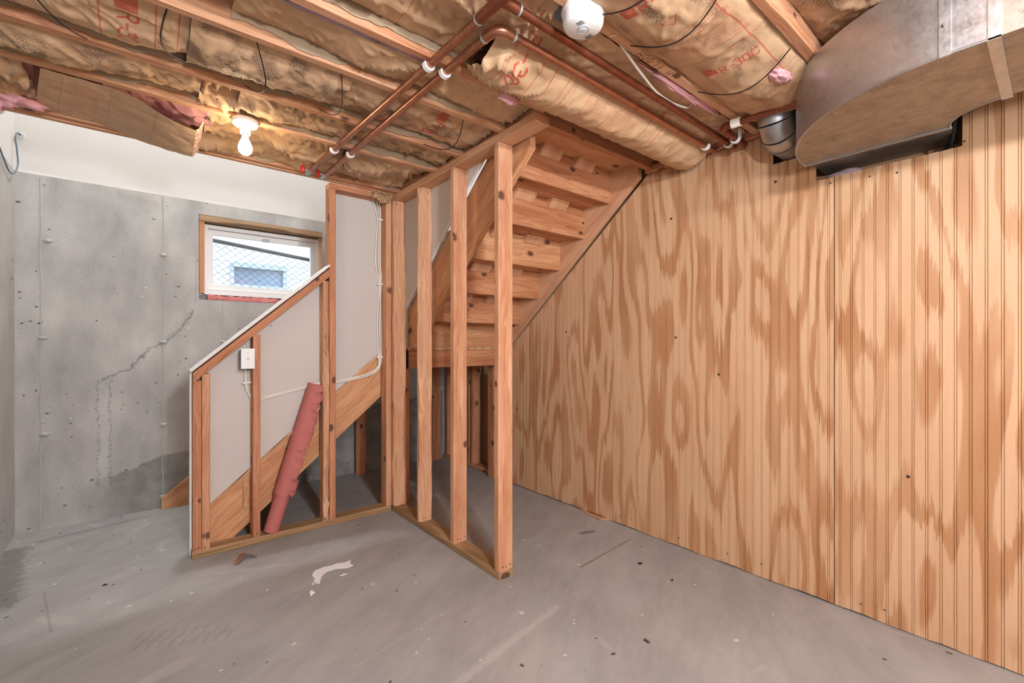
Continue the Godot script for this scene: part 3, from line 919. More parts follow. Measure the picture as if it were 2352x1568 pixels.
func build_knee_wall() -> void:
	var w := thing("knee_wall", "low stud wall with a sloping top rail and grey drywall behind it", "stud wall", V(0.8, 0, 3.02))
	var n0 := 2.975; var n1 := 3.064
	var rail_low := func(x: float) -> float: return 1.004 + 0.89 * (x - 0.22) - 0.051
	obj("bottom_plate", lumber(0.215, 1.355, 0.0, 0.038, n0, n1, "x"), M.treated, w)
	for e in [[0.22, "lumber_b", [0, 0.008, 0.01, 0]], [0.260, "lumber_a", [0, 0.0, 0.006, 0]]]:
		var x: float = e[0]
		obj("stud", beam(V(x + 0.019, 0.038, 3.0195), V(x + 0.019, rail_low.call(x + 0.010), 3.0195), Vector3.RIGHT, 0.0375, 0.089, 0.003, e[2]), M[e[1]], w)
	obj("stud", lumber(0.505, 0.543, 0.038, rail_low.call(0.515), n0, n1, "y"), M.lumber_b, w)
	obj("stud", lumber(0.898, 0.935, 0.038, rail_low.call(0.905), n0, n1, "y", [0.0, 0.022, 0.028, 0.022]), M.lumber_pale, w)
	obj("stud", lumber(0.937, 0.975, 0.038, 2.155, n0, n1, "y"), M.lumber_b, w)
	obj("stud", lumber(1.318, 1.357, 0.038, 2.155, n0, n1, "y", [0, 0, 0.006, 0.004]), M.lumber_a, w)
	obj("top_plate", lumber(0.937, 1.357, 2.157, 2.195, n0, n1, "x"), M.lumber_b, w)
	obj("sloping_rail", plate(PackedVector3Array([V(0.221, 0.954, n0), V(0.935, 1.589, n0), V(0.935, 1.640, n0), V(0.221, 1.005, n0)]), V(0, 0, n1 - n0), Vector3(1, 0.89, 0)), M.lumber_b, w)
	# drywall nailed to the stair side, its lower edge following the stringer
	obj("drywall_sheet", plate(PackedVector3Array([V(0.212, 0.10, n1), V(0.309, 0.262, n1), V(1.36, 1.145, n1), V(1.36, 2.19, n1), V(0.946, 2.19, n1), V(0.946, 1.645, n1), V(0.212, 0.99, n1)]), V(0, 0, 0.0127), Vector3.UP), M.drywall, w)
	obj("drywall_end_strip", box(0.2095, 0.2195, 0.0, 1.0, n0 + 0.055, n1 + 0.012), M.gypsum, w)
	obj("drywall_cap_strip", plate(PackedVector3Array([V(0.208, 1.006, n0 + 0.001), V(0.945, 1.662, n0 + 0.001), V(0.945, 1.676, n0 + 0.001), V(0.208, 1.020, n0 + 0.001)]), V(0, 0, 0.1), Vector3(1, 0.89, 0)), M.gypsum, w)
	nails(w, [V(0.234, 0.052, n0), V(0.247, 0.056, n0), V(0.275, 0.05, n0), V(0.525, 0.06, n0), V(0.912, 0.052, n0), V(0.955, 0.055, n0), V(0.6, 1.27, n0)], Vector3.BACK)

func build_stair_wall() -> void:
	var w := thing("stair_wall", "open stud wall beside the upper stairs with drywall behind its top half", "stud wall", V(1.4, 0, 2.36))
	var x0 := 1.36; var x1 := 1.449
	obj("bottom_plate", lumber(x0, x1, 0.0, 0.038, 1.757, 2.972, "n"), M.treated, w)
	for e in [[1.758, "lumber_a", [0, 0, 0.004, 0]], [2.17, "lumber_a", [0, 0, 0, 0]], [2.57, "lumber_pale", [0, 0.008, 0.032, 0.006]], [2.937, "lumber_pale", [0.0, 0.004, 0.030, 0.014]]]:
		obj("stud", lumber(x0, x1, 0.038, 2.155, e[0], e[0] + 0.038, "y", e[2]), M[e[1]], w)
	obj("stud", lumber(x0, x1, 0.038, 2.155, 2.977, 3.015, "y"), M.lumber_b, w)
	obj("top_plate", lumber(x0, x1, 2.157, 2.197, 1.495, 3.06, "n"), M.lumber_pale, w)
	obj("drywall_sheet", plate(PackedVector3Array([V(x1, 1.385, 3.0), V(x1, 2.19, 3.0), V(x1, 2.19, 1.98), V(x1, 2.057, 2.163), V(x1, 1.724, 2.555)]), Vector3(0.0127, 0, 0), Vector3.UP), M.drywall, w)
	obj("drywall_torn_edge", plate(PackedVector3Array([V(x1 - 0.003, 1.385, 2.995), V(x1 - 0.003, 1.724, 2.565), V(x1 - 0.003, 2.05, 2.172), V(x1 - 0.003, 2.155, 2.03), V(x1 - 0.003, 2.145, 2.03), V(x1 - 0.003, 2.038, 2.172), V(x1 - 0.003, 1.712, 2.565), V(x1 - 0.003, 1.372, 2.995)]), Vector3(0.012, 0, 0), Vector3.UP), M.gypsum, w)
	for n in [1.777, 2.19, 2.59]:
		nails(w, [V(1.385, 0.06, n - 0.02), V(1.405, 0.055, n - 0.02), V(1.43, 0.062, n - 0.02)], Vector3.BACK)
	nails(w, [V(1.40, 0.06, 2.937), V(1.42, 0.5, 2.937), V(1.41, 1.2, 2.937), V(1.38, 2.13, 2.937), V(1.42, 2.12, 2.57)], Vector3.BACK)

# ---------------------------------------------------------------- stairs
func build_lower_flight() -> void:
	var s := thing("lower_stair_flight", "lower flight of bare wooden stairs along the concrete wall", "stairs", V(0.8, 0, 3.56))
	var top := func(x: float) -> float: return 0.232 + 0.845 * (x - 0.309)
	for n in [3.081, NB - 0.042]:
		var xs := 0.115 if n > 3.5 else 0.24
		obj("stringer", plate(PackedVector3Array([V(xs, 0.002, n), V(0.39, 0.002, n), V(1.45, 0.898, n), V(1.45, top.call(1.45), n), V(xs, top.call(xs), n)]), V(0, 0, 0.038), Vector3(1, 0.845, 0)), M.plank, s)
	for k in 6:
		var x := 0.32 + 0.224 * k
		obj("riser", lumber(x, x + 0.019, 0.189 * k + 0.002, 0.189 * (k + 1) - 0.03, 3.12, 4.007, "n"), M.plank_red, s)
		if k < 5:
			obj("tread", lumber(x - 0.025, x + 0.224, 0.189 * (k + 1) - 0.028, 0.189 * (k + 1), 3.12, 4.007, "n"), M.plank, s)
	obj("shim_block", box(0.47, 0.492, 0.20, 0.345, 3.06, 3.079), M.lumber_pale, s)

func build_landing() -> void:
	var l := thing("stair_landing", "square wooden stair landing on posts in the far corner", "landing", V(1.9, 0, 3.5))
	obj("landing_deck", box(1.47, 2.398, 1.115, 1.134, 2.96, 4.0), M.plywood_b, l)
	obj("header_beam", lumber(1.476, 2.398, 0.985, 1.114, 2.975, 3.013, "x"), M.plank_red, l)
	obj("rim_board", lumber(1.476, 2.398, 0.985, 1.114, 3.96, 4.0, "x"), M.plank_red, l)
	for x in [1.60, 1.98]:
		obj("deck_joist", lumber(x, x + 0.038, 0.985, 1.114, 3.015, 3.958, "n"), M.lumber_b, l)
	obj("hanger", box(1.464, 1.475, 0.985, 1.113, 2.955, 3.01), M.black, l)
	obj("post", lumber(1.457, 1.495, 0.001, 0.984, 2.977, 3.06, "y"), M.lumber_b, l)
	obj("post", lumber(1.478, 1.567, 0.001, 0.984, 3.965, 4.003, "y"), M.lumber_b, l)
	obj("post", lumber(2.24, 2.33, 0.001, 0.984, 3.965, 4.003, "y"), M.lumber_b, l)
	obj("post", lumber(2.345, 2.384, 0.001, 0.984, 3.10, 3.19, "y"), M.lumber_b, l)

func build_upper_flight() -> void:
	var s := thing("upper_stair_flight", "upper flight of bare wooden stairs seen from underneath", "stairs", V(1.93, 1.134, 2.3))
	var lowl := func(n: float) -> float: return 1.358 + 0.831 * (2.587 - n)
	var lowr := func(n: float) -> float: return 2.193 + 0.81 * (1.626 - n)
	var nl: float = 2.587 + (1.358 - 1.135) / 0.831
	var nrr: float = 1.626 + (2.193 - 1.135) / 0.81
	obj("stringer", plate(PackedVector3Array([V(1.476, lowl.call(1.66), 1.66), V(1.476, 2.43, 1.66), V(1.476, 2.43, 1.70), V(1.476, lowl.call(2.97) + 0.36, 2.97), V(1.476, 1.135, 2.97), V(1.476, 1.135, nl)]), Vector3(0.038, 0, 0), Vector3(0, -0.831, -1)), M.plank, s)
	obj("stringer", plate(PackedVector3Array([V(2.346, lowr.call(1.645), 1.645), V(2.346, 2.42, 1.645), V(2.346, lowr.call(2.97) + 0.33, 2.97), V(2.346, 1.135, 2.97), V(2.346, 1.135, minf(nrr, 2.96))]), Vector3(0.037, 0, 0), Vector3(0, -0.81, -1)), M.lumber_pale, s)
	var mats := ["plank_red", "plank_red", "plank", "plank_red", "plank_red", "plank"]
	var rs: MeshInstance3D
	for k in 6:
		var n := 1.851 + 0.2277 * k
		var y := 2.064 - 0.1872 * k
		if k < 5 or true:
			var yb := maxf(y, 1.136)
			rs = obj("riser", lumber(1.515, 2.345, yb, y + 0.201, n, n + 0.02, "x"), M[mats[k]], s)
		var ty := y + 0.202
		obj("tread", lumber(1.515, 2.345, ty, ty + 0.028, n - 0.2277 + (0.02 if k > 0 else 0.02), n + 0.042, "x"), M[mats[(k + 2) % 6]], s)
		if k < 5:
			for x in [1.71 - 0.0 * k, 1.993]:
				var p := V(x, ty - 0.0005, n - 0.0005)
				var wdt := 0.155
				obj("glue_block", plate(PackedVector3Array([p, p + V(0, -0.052, 0.0), p + V(0, -0.047, -0.012), p + V(0, -0.012, -0.047), p + V(0, 0, -0.05)]), Vector3(wdt, 0, 0), Vector3.RIGHT), M.lumber_pale, rs)

# ---------------------------------------------------------------- insulation
func paper(x0: float, x1: float, n0: float, n1: float, yf: Callable, cell := 0.011) -> ArrayMesh:
	var nu := int((x1 - x0) / cell); var nv := int(maxf(6.0, (n1 - n0) / cell))
	return grid_mesh(nu, nv, func(u: float, v: float) -> Vector3:
		var x := lerpf(x0, x1, u); var n := lerpf(n0, n1, v)
		return V(x, yf.call(x, n, u, v), n))

func batt(label: String, x0: float, x1: float, n0: float, n1: float, y: float, sag: float, wr: float, sd: float, m: String, lobes := 0.0, flap := 0.0) -> Node3D:
	var t := thing("insulation_batt", label, "insulation", V((x0 + x1) / 2, y, (n0 + n1) / 2), "paper-faced insulation batts between the joists")
	var f := func(x: float, n: float, u: float, v: float) -> float:
		var bulge := pow(sin(PI * clampf(v, 0.0, 1.0)), 0.6)
		var ends := minf(1.0, minf(u, 1.0 - u) * (x1 - x0) / 0.05)
		var wx := x + 0.05 * nf.get_noise_2d(x * 5.0, n * 5.0 + sd)
		var cr := pow(1.0 - absf(nf.get_noise_2d(wx * 3.0 + sd * 3.1 + n * 2.0, n * 4.5 + sd)), 7.0) + 0.7 * pow(1.0 - absf(nf.get_noise_2d(wx * 8.0 + sd, n * 6.0 - x * 5.0)), 6.0)
		cr += 0.4 * pow(1.0 - absf(nf.get_noise_2d(wx * 17.0 + sd, n * 5.0)), 5.0) * clampf(0.5 + 1.4 * nf.get_noise_2d(x * 2.3 + sd, n * 4.0 + 7.0), 0.0, 1.0)
		var k := 0.75 * nf.get_noise_2d(x * 1.7 + sd, n * 3.0) - 0.6 * cr + 0.6 + 0.05 * nf.get_noise_2d(x * 15.0, n * 10.0 + sd)
		var low := sag * bulge * (0.75 + 0.25 * ends) + lobes * maxf(0.0, sin(x * 11.0 + sd)) * bulge + flap * smoothstep(0.72, 0.98, v)
		return y - low + wr * (k - 0.1) * (0.35 + 0.65 * bulge) + 0.012 * nz.get_noise_2d(x * 2.5 + sd, 3.0)
	var pf := obj("paper_facing", paper(x0, x1, n0, n1, f), M[m], t)
	if n1 > 0.7:      # stapling tab turned down the side of the next joist
		obj("stapling_flange", grid_mesh(int((x1 - x0) / 0.02), 5, func(u: float, v: float) -> Vector3:
			var x := lerpf(x0, x1, u)
			var top: float = f.call(x, n1, u, 1.0)
			var low := YJ + 0.008 + 0.022 * clampf(0.5 + 0.9 * nf.get_noise_2d(x * 2.4 + sd, 5.0), 0.0, 1.0) + 0.006 * nf.get_noise_2d(x * 12.0, sd)
			return V(x, lerpf(top + 0.01, minf(low, top), v), n1 - 0.003 - 0.004 * sin(v * 3.0) * (1.0 + nf.get_noise_2d(x * 9.0, sd)))), M.flange_paper, pf)
	obj("fibreglass", box(x0 + 0.01, x1 - 0.01, y + 0.045, 2.43, n0 + 0.008, n1 - 0.008), M.pink, t)
	return t

func wire_arc(label: String, x0: float, na: float, x1: float, nb: float, y: float, sag: float, lean := 0.0) -> void:
	var pts := []
	for k in 17:
		var u := k / 16.0
		pts.append(V(lerpf(x0, x1, u) + lean * sin(PI * u), y - sag * sin(PI * u), lerpf(na, nb, u)))
	obj("support_wire", tube(pts, 0.0022, 6), M.wire, null, label, "wire", "spring wires holding up the insulation")

func build_batts() -> void:
	var clean := kraft_image(1, 0.0)
	var dirty := kraft_image(2, 0.75)
	var filthy := kraft_image(3, 1.05)
	var b5 := [1.0, 2.34, 0.60, 0.943]
	var im := kraft_image(4, 0.55)
	for x in [1.14, 1.62, 1.92]:
		ink(im, b5, Vector2(x, 0.60), Vector2(x, 0.943), 0.0018, 0.7)
	ink(im, b5, Vector2(1.30, 0.655), Vector2(1.95, 0.655), 0.002, 0.7)
	ink(im, b5, Vector2(1.2, 0.905), Vector2(1.6, 0.905), 0.0016, 0.6)
	for k in 14: ink(im, b5, Vector2(1.145 + 0.003 * k, 0.815), Vector2(1.145 + 0.003 * k, 0.86), 0.0018, 0.8)
	for k in 14: ink(im, b5, Vector2(1.70 + 0.003 * k, 0.815), Vector2(1.70 + 0.003 * k, 0.86), 0.0018, 0.8)
	ink_text(im, b5, "R-30", Vector2(1.188, 0.80), Vector2(0, -1), Vector2(-1, 0), 0.045, 0.0038)
	ink_text(im, b5, "R-30C", Vector2(1.745, 0.80), Vector2(0, -1), Vector2(-1, 0), 0.036, 0.0028)
	for q in [[1.275, 0.74, 1.275, 0.79], [1.275, 0.79, 1.315, 0.765], [1.315, 0.765, 1.275, 0.74]]: ink(im, b5, Vector2(q[0], q[1]), Vector2(q[2], q[3]), 0.0018)
	ink_rows(im, b5, 1.36, 1.58, 0.64, 0.9, 15, 3)
	ink_rows(im, b5, 2.0, 2.3, 0.62, 0.9, 14, 4)
	kraft("kraft_bay5", im)
	var b4 := [0.93, 2.33, 1.0, 1.45]
	im = clean.duplicate()
	ink_text(im, b4, "R-30", Vector2(1.03, 1.15), Vector2(0, 1), Vector2(1, 0), 0.055, 0.0045)
	for x in [1.00, 1.135, 1.20, 1.27]: ink(im, b4, Vector2(x, 1.05), Vector2(x, 1.38), 0.0016, 0.8)
	ink(im, b4, Vector2(1.27, 1.38), Vector2(2.0, 1.38), 0.0016, 0.8)
	ink(im, b4, Vector2(1.135, 1.38), Vector2(1.2, 1.38), 0.0016, 0.8)
	ink_rows(im, b4, 1.29, 1.33, 1.16, 1.34, 2, 8)
	ink_rows(im, b4, 1.40, 1.75, 1.08, 1.36, 22, 5)
	for x in [1.8, 1.9, 2.02]: ink(im, b4, Vector2(x, 1.02), Vector2(x, 1.38), 0.0016, 0.8)
	ink_text(im, b4, "R-30", Vector2(1.84, 1.10), Vector2(0, 1), Vector2(1, 0), 0.03, 0.002)
	kraft("kraft_bay4", im)
	var b2 := [-0.58, 0.13, 1.768, 2.108]
	im = clean.duplicate()
	for k in 16: ink(im, b2, Vector2(-0.06 + 0.0035 * k, 1.80), Vector2(-0.06 + 0.0035 * k, 1.865), 0.002, 0.8)
	ink_text(im, b2, "R-30", Vector2(-0.055, 1.885), Vector2(0, 1), Vector2(1, 0), 0.05, 0.004)
	for x in [-0.3, -0.1, 0.04, 0.1]: ink(im, b2, Vector2(x, 1.77), Vector2(x, 2.1), 0.002, 0.8)
	kraft("kraft_bay2", im)
	var b2r := [0.66, 1.37, 1.768, 2.108]
	im = dirty.duplicate()
	for k in 16: ink(im, b2r, Vector2(1.075 + 0.0035 * k, 1.83), Vector2(1.075 + 0.0035 * k, 1.885), 0.002, 0.8)
	ink_text(im, b2r, "R-30", Vector2(1.09, 1.90), Vector2(0, 1), Vector2(1, 0), 0.05, 0.0042)
	for q in [[0.99, 1.9, 0.99, 1.95], [0.99, 1.95, 1.03, 1.925], [1.03, 1.925, 0.99, 1.9]]: ink(im, b2r, Vector2(q[0], q[1]), Vector2(q[2], q[3]), 0.0018)
	ink(im, b2r, Vector2(1.2, 1.8), Vector2(1.2, 2.08), 0.002, 0.8)
	ink(im, b2r, Vector2(1.2, 2.0), Vector2(1.32, 2.0), 0.002, 0.8)
	kraft("kraft_bay2r", im)
	im = clean.duplicate()
	var bg := [0.0, 1.2, 0.0, 0.4]
	for x in [0.15, 0.5, 0.85]: ink(im, bg, Vector2(x, 0.02), Vector2(x, 0.38), 0.002, 0.7)
	ink_rows(im, bg, 0.2, 0.42, 0.05, 0.35, 14, 11)
	ink(im, bg, Vector2(0.0, 0.08), Vector2(1.2, 0.08), 0.0016, 0.6)
	kraft("kraft_print", im)
	kraft("kraft", clean)
	kraft("kraft_dirty", dirty)
	kraft("kraft_filthy", filthy)
	# bay between the stairwell header and the first joist
	batt("bright crumpled paper batt behind the bare light bulb", 0.24, 0.92, 2.437, 2.90, 2.255, 0.03, 0.05, 2.0, "kraft", 0.012, 0.052)
	batt("bunched paper batt above the copper pipe ends", 0.925, 1.37, 2.437, 2.90, 2.25, 0.045, 0.045, 9.0, "kraft", 0.01, 0.03)
	var s := thing("hanging_batt", "smooth paper batt sagging below the header above the white wall", "insulation", V(-0.1, 2.18, 2.65))
	obj("paper_facing", grid_mesh(60, 40, func(u: float, v: float) -> Vector3:
		var x := lerpf(-0.36 + 0.07 * (1.0 - v), 0.2, u)
		var drop := 0.085 * smoothstep(0.35, 1.0, u)
		var n := lerpf(2.437 + 0.09 * smoothstep(0.45, 1.0, u), 2.90 - 0.13 * smoothstep(0.5, 1.0, u), v)
		var y := 2.195 - drop * (0.65 + 0.5 * v) + 0.004 * nr.get_noise_2d(x * 5.0, n * 6.0) + 0.05 * v * (1.0 - u) * 0.3
		return V(x, y, n)), M.kraft_print, s)
	obj("torn_edge", grid_mesh(6, 30, func(u: float, v: float) -> Vector3:
		var n := lerpf(2.53, 2.77, v)
		return V(0.2 + 0.03 * u, 2.145 - 0.05 * v + u * 0.05 + 0.008 * nf.get_noise_2d(v * 14.0, u * 3.0), n + 0.004)), M.torn_cream, s)
	obj("fibreglass", grid_mesh(50, 30, func(u: float, v: float) -> Vector3:
		var x := lerpf(-0.12, 0.27, u); var n := lerpf(2.437, 2.76, v)
		return V(x, 2.252 - 0.035 * smoothstep(0.35, 0.8, u) * sin(PI * v) + 0.012 * nz.get_noise_2d(x * 14.0, n * 14.0), n)), M.pink, s)
	batt("loose paper batt end at the far left of the ceiling", -0.58, -0.34, 2.437, 2.80, 2.21, 0.06, 0.07, 14.0, "kraft_dirty")
	obj("fibreglass_tuft", lump(V(-0.46, 2.20, 2.82), Vector3(0.10, 0.05, 0.07), 8.0, 0.9, 30, 18), M.pink, null, "loose pink fibreglass tuft at the far left of the ceiling", "insulation")
	# next bays
	batt("narrow stained batt with torn paper left of the bulb", -0.58, 0.19, 2.152, 2.396, 2.245, 0.055, 0.03, 21.0, "kraft_dirty")
	batt("curled torn paper end beside the narrow stained batt", 0.192, 0.34, 2.19, 2.396, 2.235, 0.03, 0.085, 27.0, "kraft")
	batt("blackened narrow batt right of the bulb", 0.33, 0.86, 2.152, 2.396, 2.25, 0.05, 0.035, 31.0, "kraft_filthy")
	batt("narrow batt behind the two copper pipe runs", 0.85, 1.37, 2.152, 2.396, 2.255, 0.035, 0.03, 36.0, "kraft_dirty")
	batt("tan batt with a red square print at the upper left", -0.58, 0.13, 1.768, 2.108, 2.25, 0.06, 0.02, 41.0, "kraft_bay2")
	batt("mould-specked batt between bent wires", 0.13, 0.66, 1.768, 2.108, 2.25, 0.075, 0.026, 47.0, "kraft_filthy")
	batt("wrinkled batt printed with a red mark beneath the copper pipes", 0.66, 1.37, 1.768, 2.108, 2.255, 0.05, 0.024, 52.0, "kraft_bay2r")
	batt("smooth tan paper batt in the narrow bay left of the pipes", 0.23, 0.95, 1.489, 1.726, 2.245, 0.035, 0.022, 57.0, "kraft")
	batt("smooth folded paper batt above the stair wall top plate", 0.94, 1.37, 1.489, 1.726, 2.24, 0.04, 0.03, 61.0, "kraft")
	batt("wide paper batt behind the copper pipe corner", -0.1, 0.98, 0.983, 1.449, 2.26, 0.045, 0.03, 66.0, "kraft_print")
	var big := thing("printed_batt", "large rounded batt printed R-30 running along the lower copper pipe", "insulation", V(1.6, 2.15, 1.25))
	var fb := func(x: float, n: float, u: float, v: float) -> float:
		var p := sin(PI * clampf((n - 1.165) / 0.29, 0.0, 1.0))
		var lip := 0.05 * smoothstep(0.06, 0.0, u)
		return 2.215 - 0.095 * pow(p, 0.75) + lip * 0.6 + (0.008 + 0.03 * smoothstep(0.25, 0.0, u)) * (0.4 - pow(1.0 - absf(nf.get_noise_2d(x * 6.0 + n * 4.0, n * 5.0)), 6.0)) + 0.003 * nf.get_noise_2d(x * 14.0, n * 10.0)
	obj("paper_facing", paper(0.93, 2.33, 1.0, 1.449, fb), M.kraft_bay4, big)
	obj("torn_end", lump(V(1.15, 2.15, 1.42), Vector3(0.05, 0.02, 0.025), 4.0, 0.7), M.pink, big)
	batt("broad dusty batt printed R-30 right of the smoke detector", 1.0, 2.2, 0.601, 0.942, 2.21, 0.055, 0.011, 71.0, "kraft_bay5")
	batt("dark batt beside the top of the metal duct", 1.0, 2.34, 0.17, 0.561, 2.26, 0.035, 0.022, 77.0, "kraft_dirty")
	batt("stained batt above the camera end of the duct", -0.58, 1.0, 0.17, 0.561, 2.26, 0.04, 0.03, 81.0, "kraft_dirty")
	batt("tan batt left of the smoke detector above the lamp", -0.58, 1.0, 0.601, 0.942, 2.26, 0.04, 0.03, 85.0, "kraft")
	# spring wires
	wire_arc("bent wire looping across the tan batt at upper left", 0.07, 1.80, 0.15, 2.11, 2.24, 0.06, -0.05)
	wire_arc("bent wire across the mould-specked batt", 0.31, 1.77, 0.33, 2.11, 2.21, 0.07, 0.05)
	wire_arc("wire across the batt seam left of the copper pipes", 0.60, 1.77, 0.62, 2.11, 2.21, 0.07, 0.04)
	wire_arc("wire bowed across the red-marked batt below the pipes", 1.16, 1.77, 1.14, 2.11, 2.20, 0.06, 0.05)
	wire_arc("straight wire crossing the far upper left batt", -0.25, 1.93, -0.14, 2.11, 2.20, 0.02)
	wire_arc("dark wire across the dusty batt nearest the smoke detector", 1.07, 0.942, 1.09, 0.60, 2.185, 0.05, 0.02)
	wire_arc("dark wire across the middle of the dusty batt", 1.30, 0.942, 1.28, 0.60, 2.185, 0.055, 0.04)
	wire_arc("dark wire across the dusty batt nearest the duct", 1.75, 0.942, 1.74, 0.60, 2.185, 0.055, 0.04)
	# loose tufts
	obj("fibreglass_tuft", lump(V(1.86, 2.165, 0.675), Vector3(0.055, 0.014, 0.03), 2.6, 0.5, 32, 18), M.pink, null, "pink fibreglass tuft poking out beside the duct", "insulation")
	obj("fibreglass_tuft", lump(V(1.75, 2.21, 1.005), Vector3(0.26, 0.016, 0.016), 6.0, 0.9, 40, 12), M.pink, null, "pink fibreglass strip along the lettered joist", "insulation")
	obj("fibreglass_tuft", lump(V(0.62, 2.235, 1.515), Vector3(0.28, 0.02, 0.02), 12.0, 0.9, 40, 12), M.pink_grey, null, "grey-pink fibreglass strip along the joist left of the pipes", "insulation")

# ---------------------------------------------------------------- pipes
func clip(parent: Node3D, at: Vector3, dir: Vector3, r := 0.0185) -> void:
	var side := dir.cross(Vector3.UP).normalized()
	var pts := []
	for k in 15:
		var a := lerpf(-0.15, PI + 0.15, k / 14.0)
		pts.append(at + side * cos(a) * r - Vector3.UP * sin(a) * r)
	var st := st_new()
	for q in [-0.007, 0.0, 0.007]:
		var p2 := []
		for p in pts: p2.append(p + dir * q)
		tube_into(st, p2, 0.0045, 6)
	obj("pipe_clip", done(st), M.plastic, parent)

func arc_corner(a: Vector3, c: Vector3, b: Vector3, r: float) -> Array:
	var out := [a]
	var p := c + (a - c).normalized() * r; var q := c + (b - c).normalized() * r
	for k in 9:
		var t := k / 8.0
		out.append(p.lerp(c, t).lerp(c.lerp(q, t), t))
	out.append(b)
	return out

func build_pipes() -> void:
	var R := 0.0142
	var y := 2.176
	# run 1: from the valve under the header south, tee, then east to the wall
	var p := thing("copper_pipe", "upper copper pipe run turning at a soldered tee near the top edge", "pipe", V(1.0, y, 1.5))
	obj("pipe_length", tube([V(0.772, y, 2.80), V(0.822, y, 1.10)], R, 16), M.copper, p)
	obj("pipe_length", tube([V(0.86, y, 1.05), V(2.36, y, 1.075)], R, 16), M.copper_shaded, p)
	obj("tee_fitting", tube([V(0.818, y, 1.16), V(0.822, y, 0.98)], R * 1.2, 16), M.copper_shaded, p)
	obj("tee_branch", tube([V(0.822, y, 1.05), V(0.885, y, 1.05)], R * 1.2, 16), M.copper_shaded, p)
	for q in [[V(0.8183, y, 1.165), V(0.818, y, 1.158)], [V(0.885, y, 1.05), V(0.892, y, 1.05)], [V(0.822, y, 0.98), V(0.822, y, 0.972)]]:
		obj("solder_joint", tube(q, R * 1.26, 14), M.solder, p)
	obj("pipe_length", tube([V(0.822, y, 0.98), V(0.83, y, 0.2)], R, 16), M.copper_shaded, p)
	clip(p, V(0.8115, y, 1.466), Vector3(0.03, 0, 1).normalized())
	clip(p, V(0.7835, y, 2.415), Vector3(0.03, 0, 1).normalized())
	clip(p, V(2.30, y, 1.074), Vector3.RIGHT)
	# run 2
	p = thing("copper_pipe", "lower copper pipe run turning at an elbow along the printed batt", "pipe", V(1.2, y, 1.6))
	obj("pipe_length", tube(arc_corner(V(0.862, y, 2.81), V(0.884, y, 1.150), V(2.33, y, 1.165), 0.045), R, 16), M.copper, p)
	obj("elbow_fitting", tube(arc_corner(V(0.8832, y, 1.215), V(0.884, y, 1.150), V(0.95, y, 1.1507), 0.045), R * 1.2, 16), M.copper, p)
	for q in [[V(0.8831, y, 1.222), V(0.8832, y, 1.214)], [V(0.949, y, 1.1507), V(0.957, y, 1.1508)]]:
		obj("solder_joint", tube(q, R * 1.26, 14), M.solder, p)
	clip(p, V(0.8795, y, 1.466), Vector3(0.01, 0, 1).normalized())
	clip(p, V(0.8673, y, 2.415), Vector3(0.01, 0, 1).normalized())
	clip(p, V(2.24, y, 1.164), Vector3.RIGHT)
	# run 3 by the duct
	p = thing("copper_pipe", "short dark copper pipe beside the metal duct with a white collar", "pipe", V(2.12, y - 0.01, 0.85))
	var path := arc_corner(V(2.13, 2.168, 0.5), V(2.092, 2.168, 1.012), V(2.36, 2.168, 1.022), 0.04)
	obj("pipe_length", tube(path, R * 1.12, 16), M.copper_shaded, p)
	obj("collar", tube([V(2.095, 2.168, 0.965), V(2.098, 2.168, 0.925)], R * 1.45, 18), M.cable, p)
	clip(p, V(2.25, 2.166, 1.018), Vector3.RIGHT, 0.02)
	obj("clip_tail", box(2.236, 2.262, 2.166, 2.205, 0.992, 0.998), M.plastic, p)
	# valves
	for e in [[0.772, 2.80, "red valve handle on the left pipe end under the header"], [0.862, 2.81, "red valve handle on the right pipe end under the header"]]:
		var v := thing("shutoff_valve", e[2], "valve", V(e[0], y, e[1]))
		obj("valve_body", tube([V(e[0], y, e[1] - 0.002), V(e[0] - 0.002, y, e[1] + 0.055)], 0.016, 14), M.solder, v)
		obj("valve_stem", tube([V(e[0] - 0.012, y + 0.005, e[1] + 0.03), V(e[0] - 0.035, y + 0.012, e[1] + 0.03)], 0.005, 8), M.solder, v)
		obj("valve_handle", lump(V(e[0] - 0.036, y + 0.012, e[1] + 0.026), Vector3(0.012, 0.026, 0.014), 3.0, 0.12, 16, 10), M.valve_red, v)

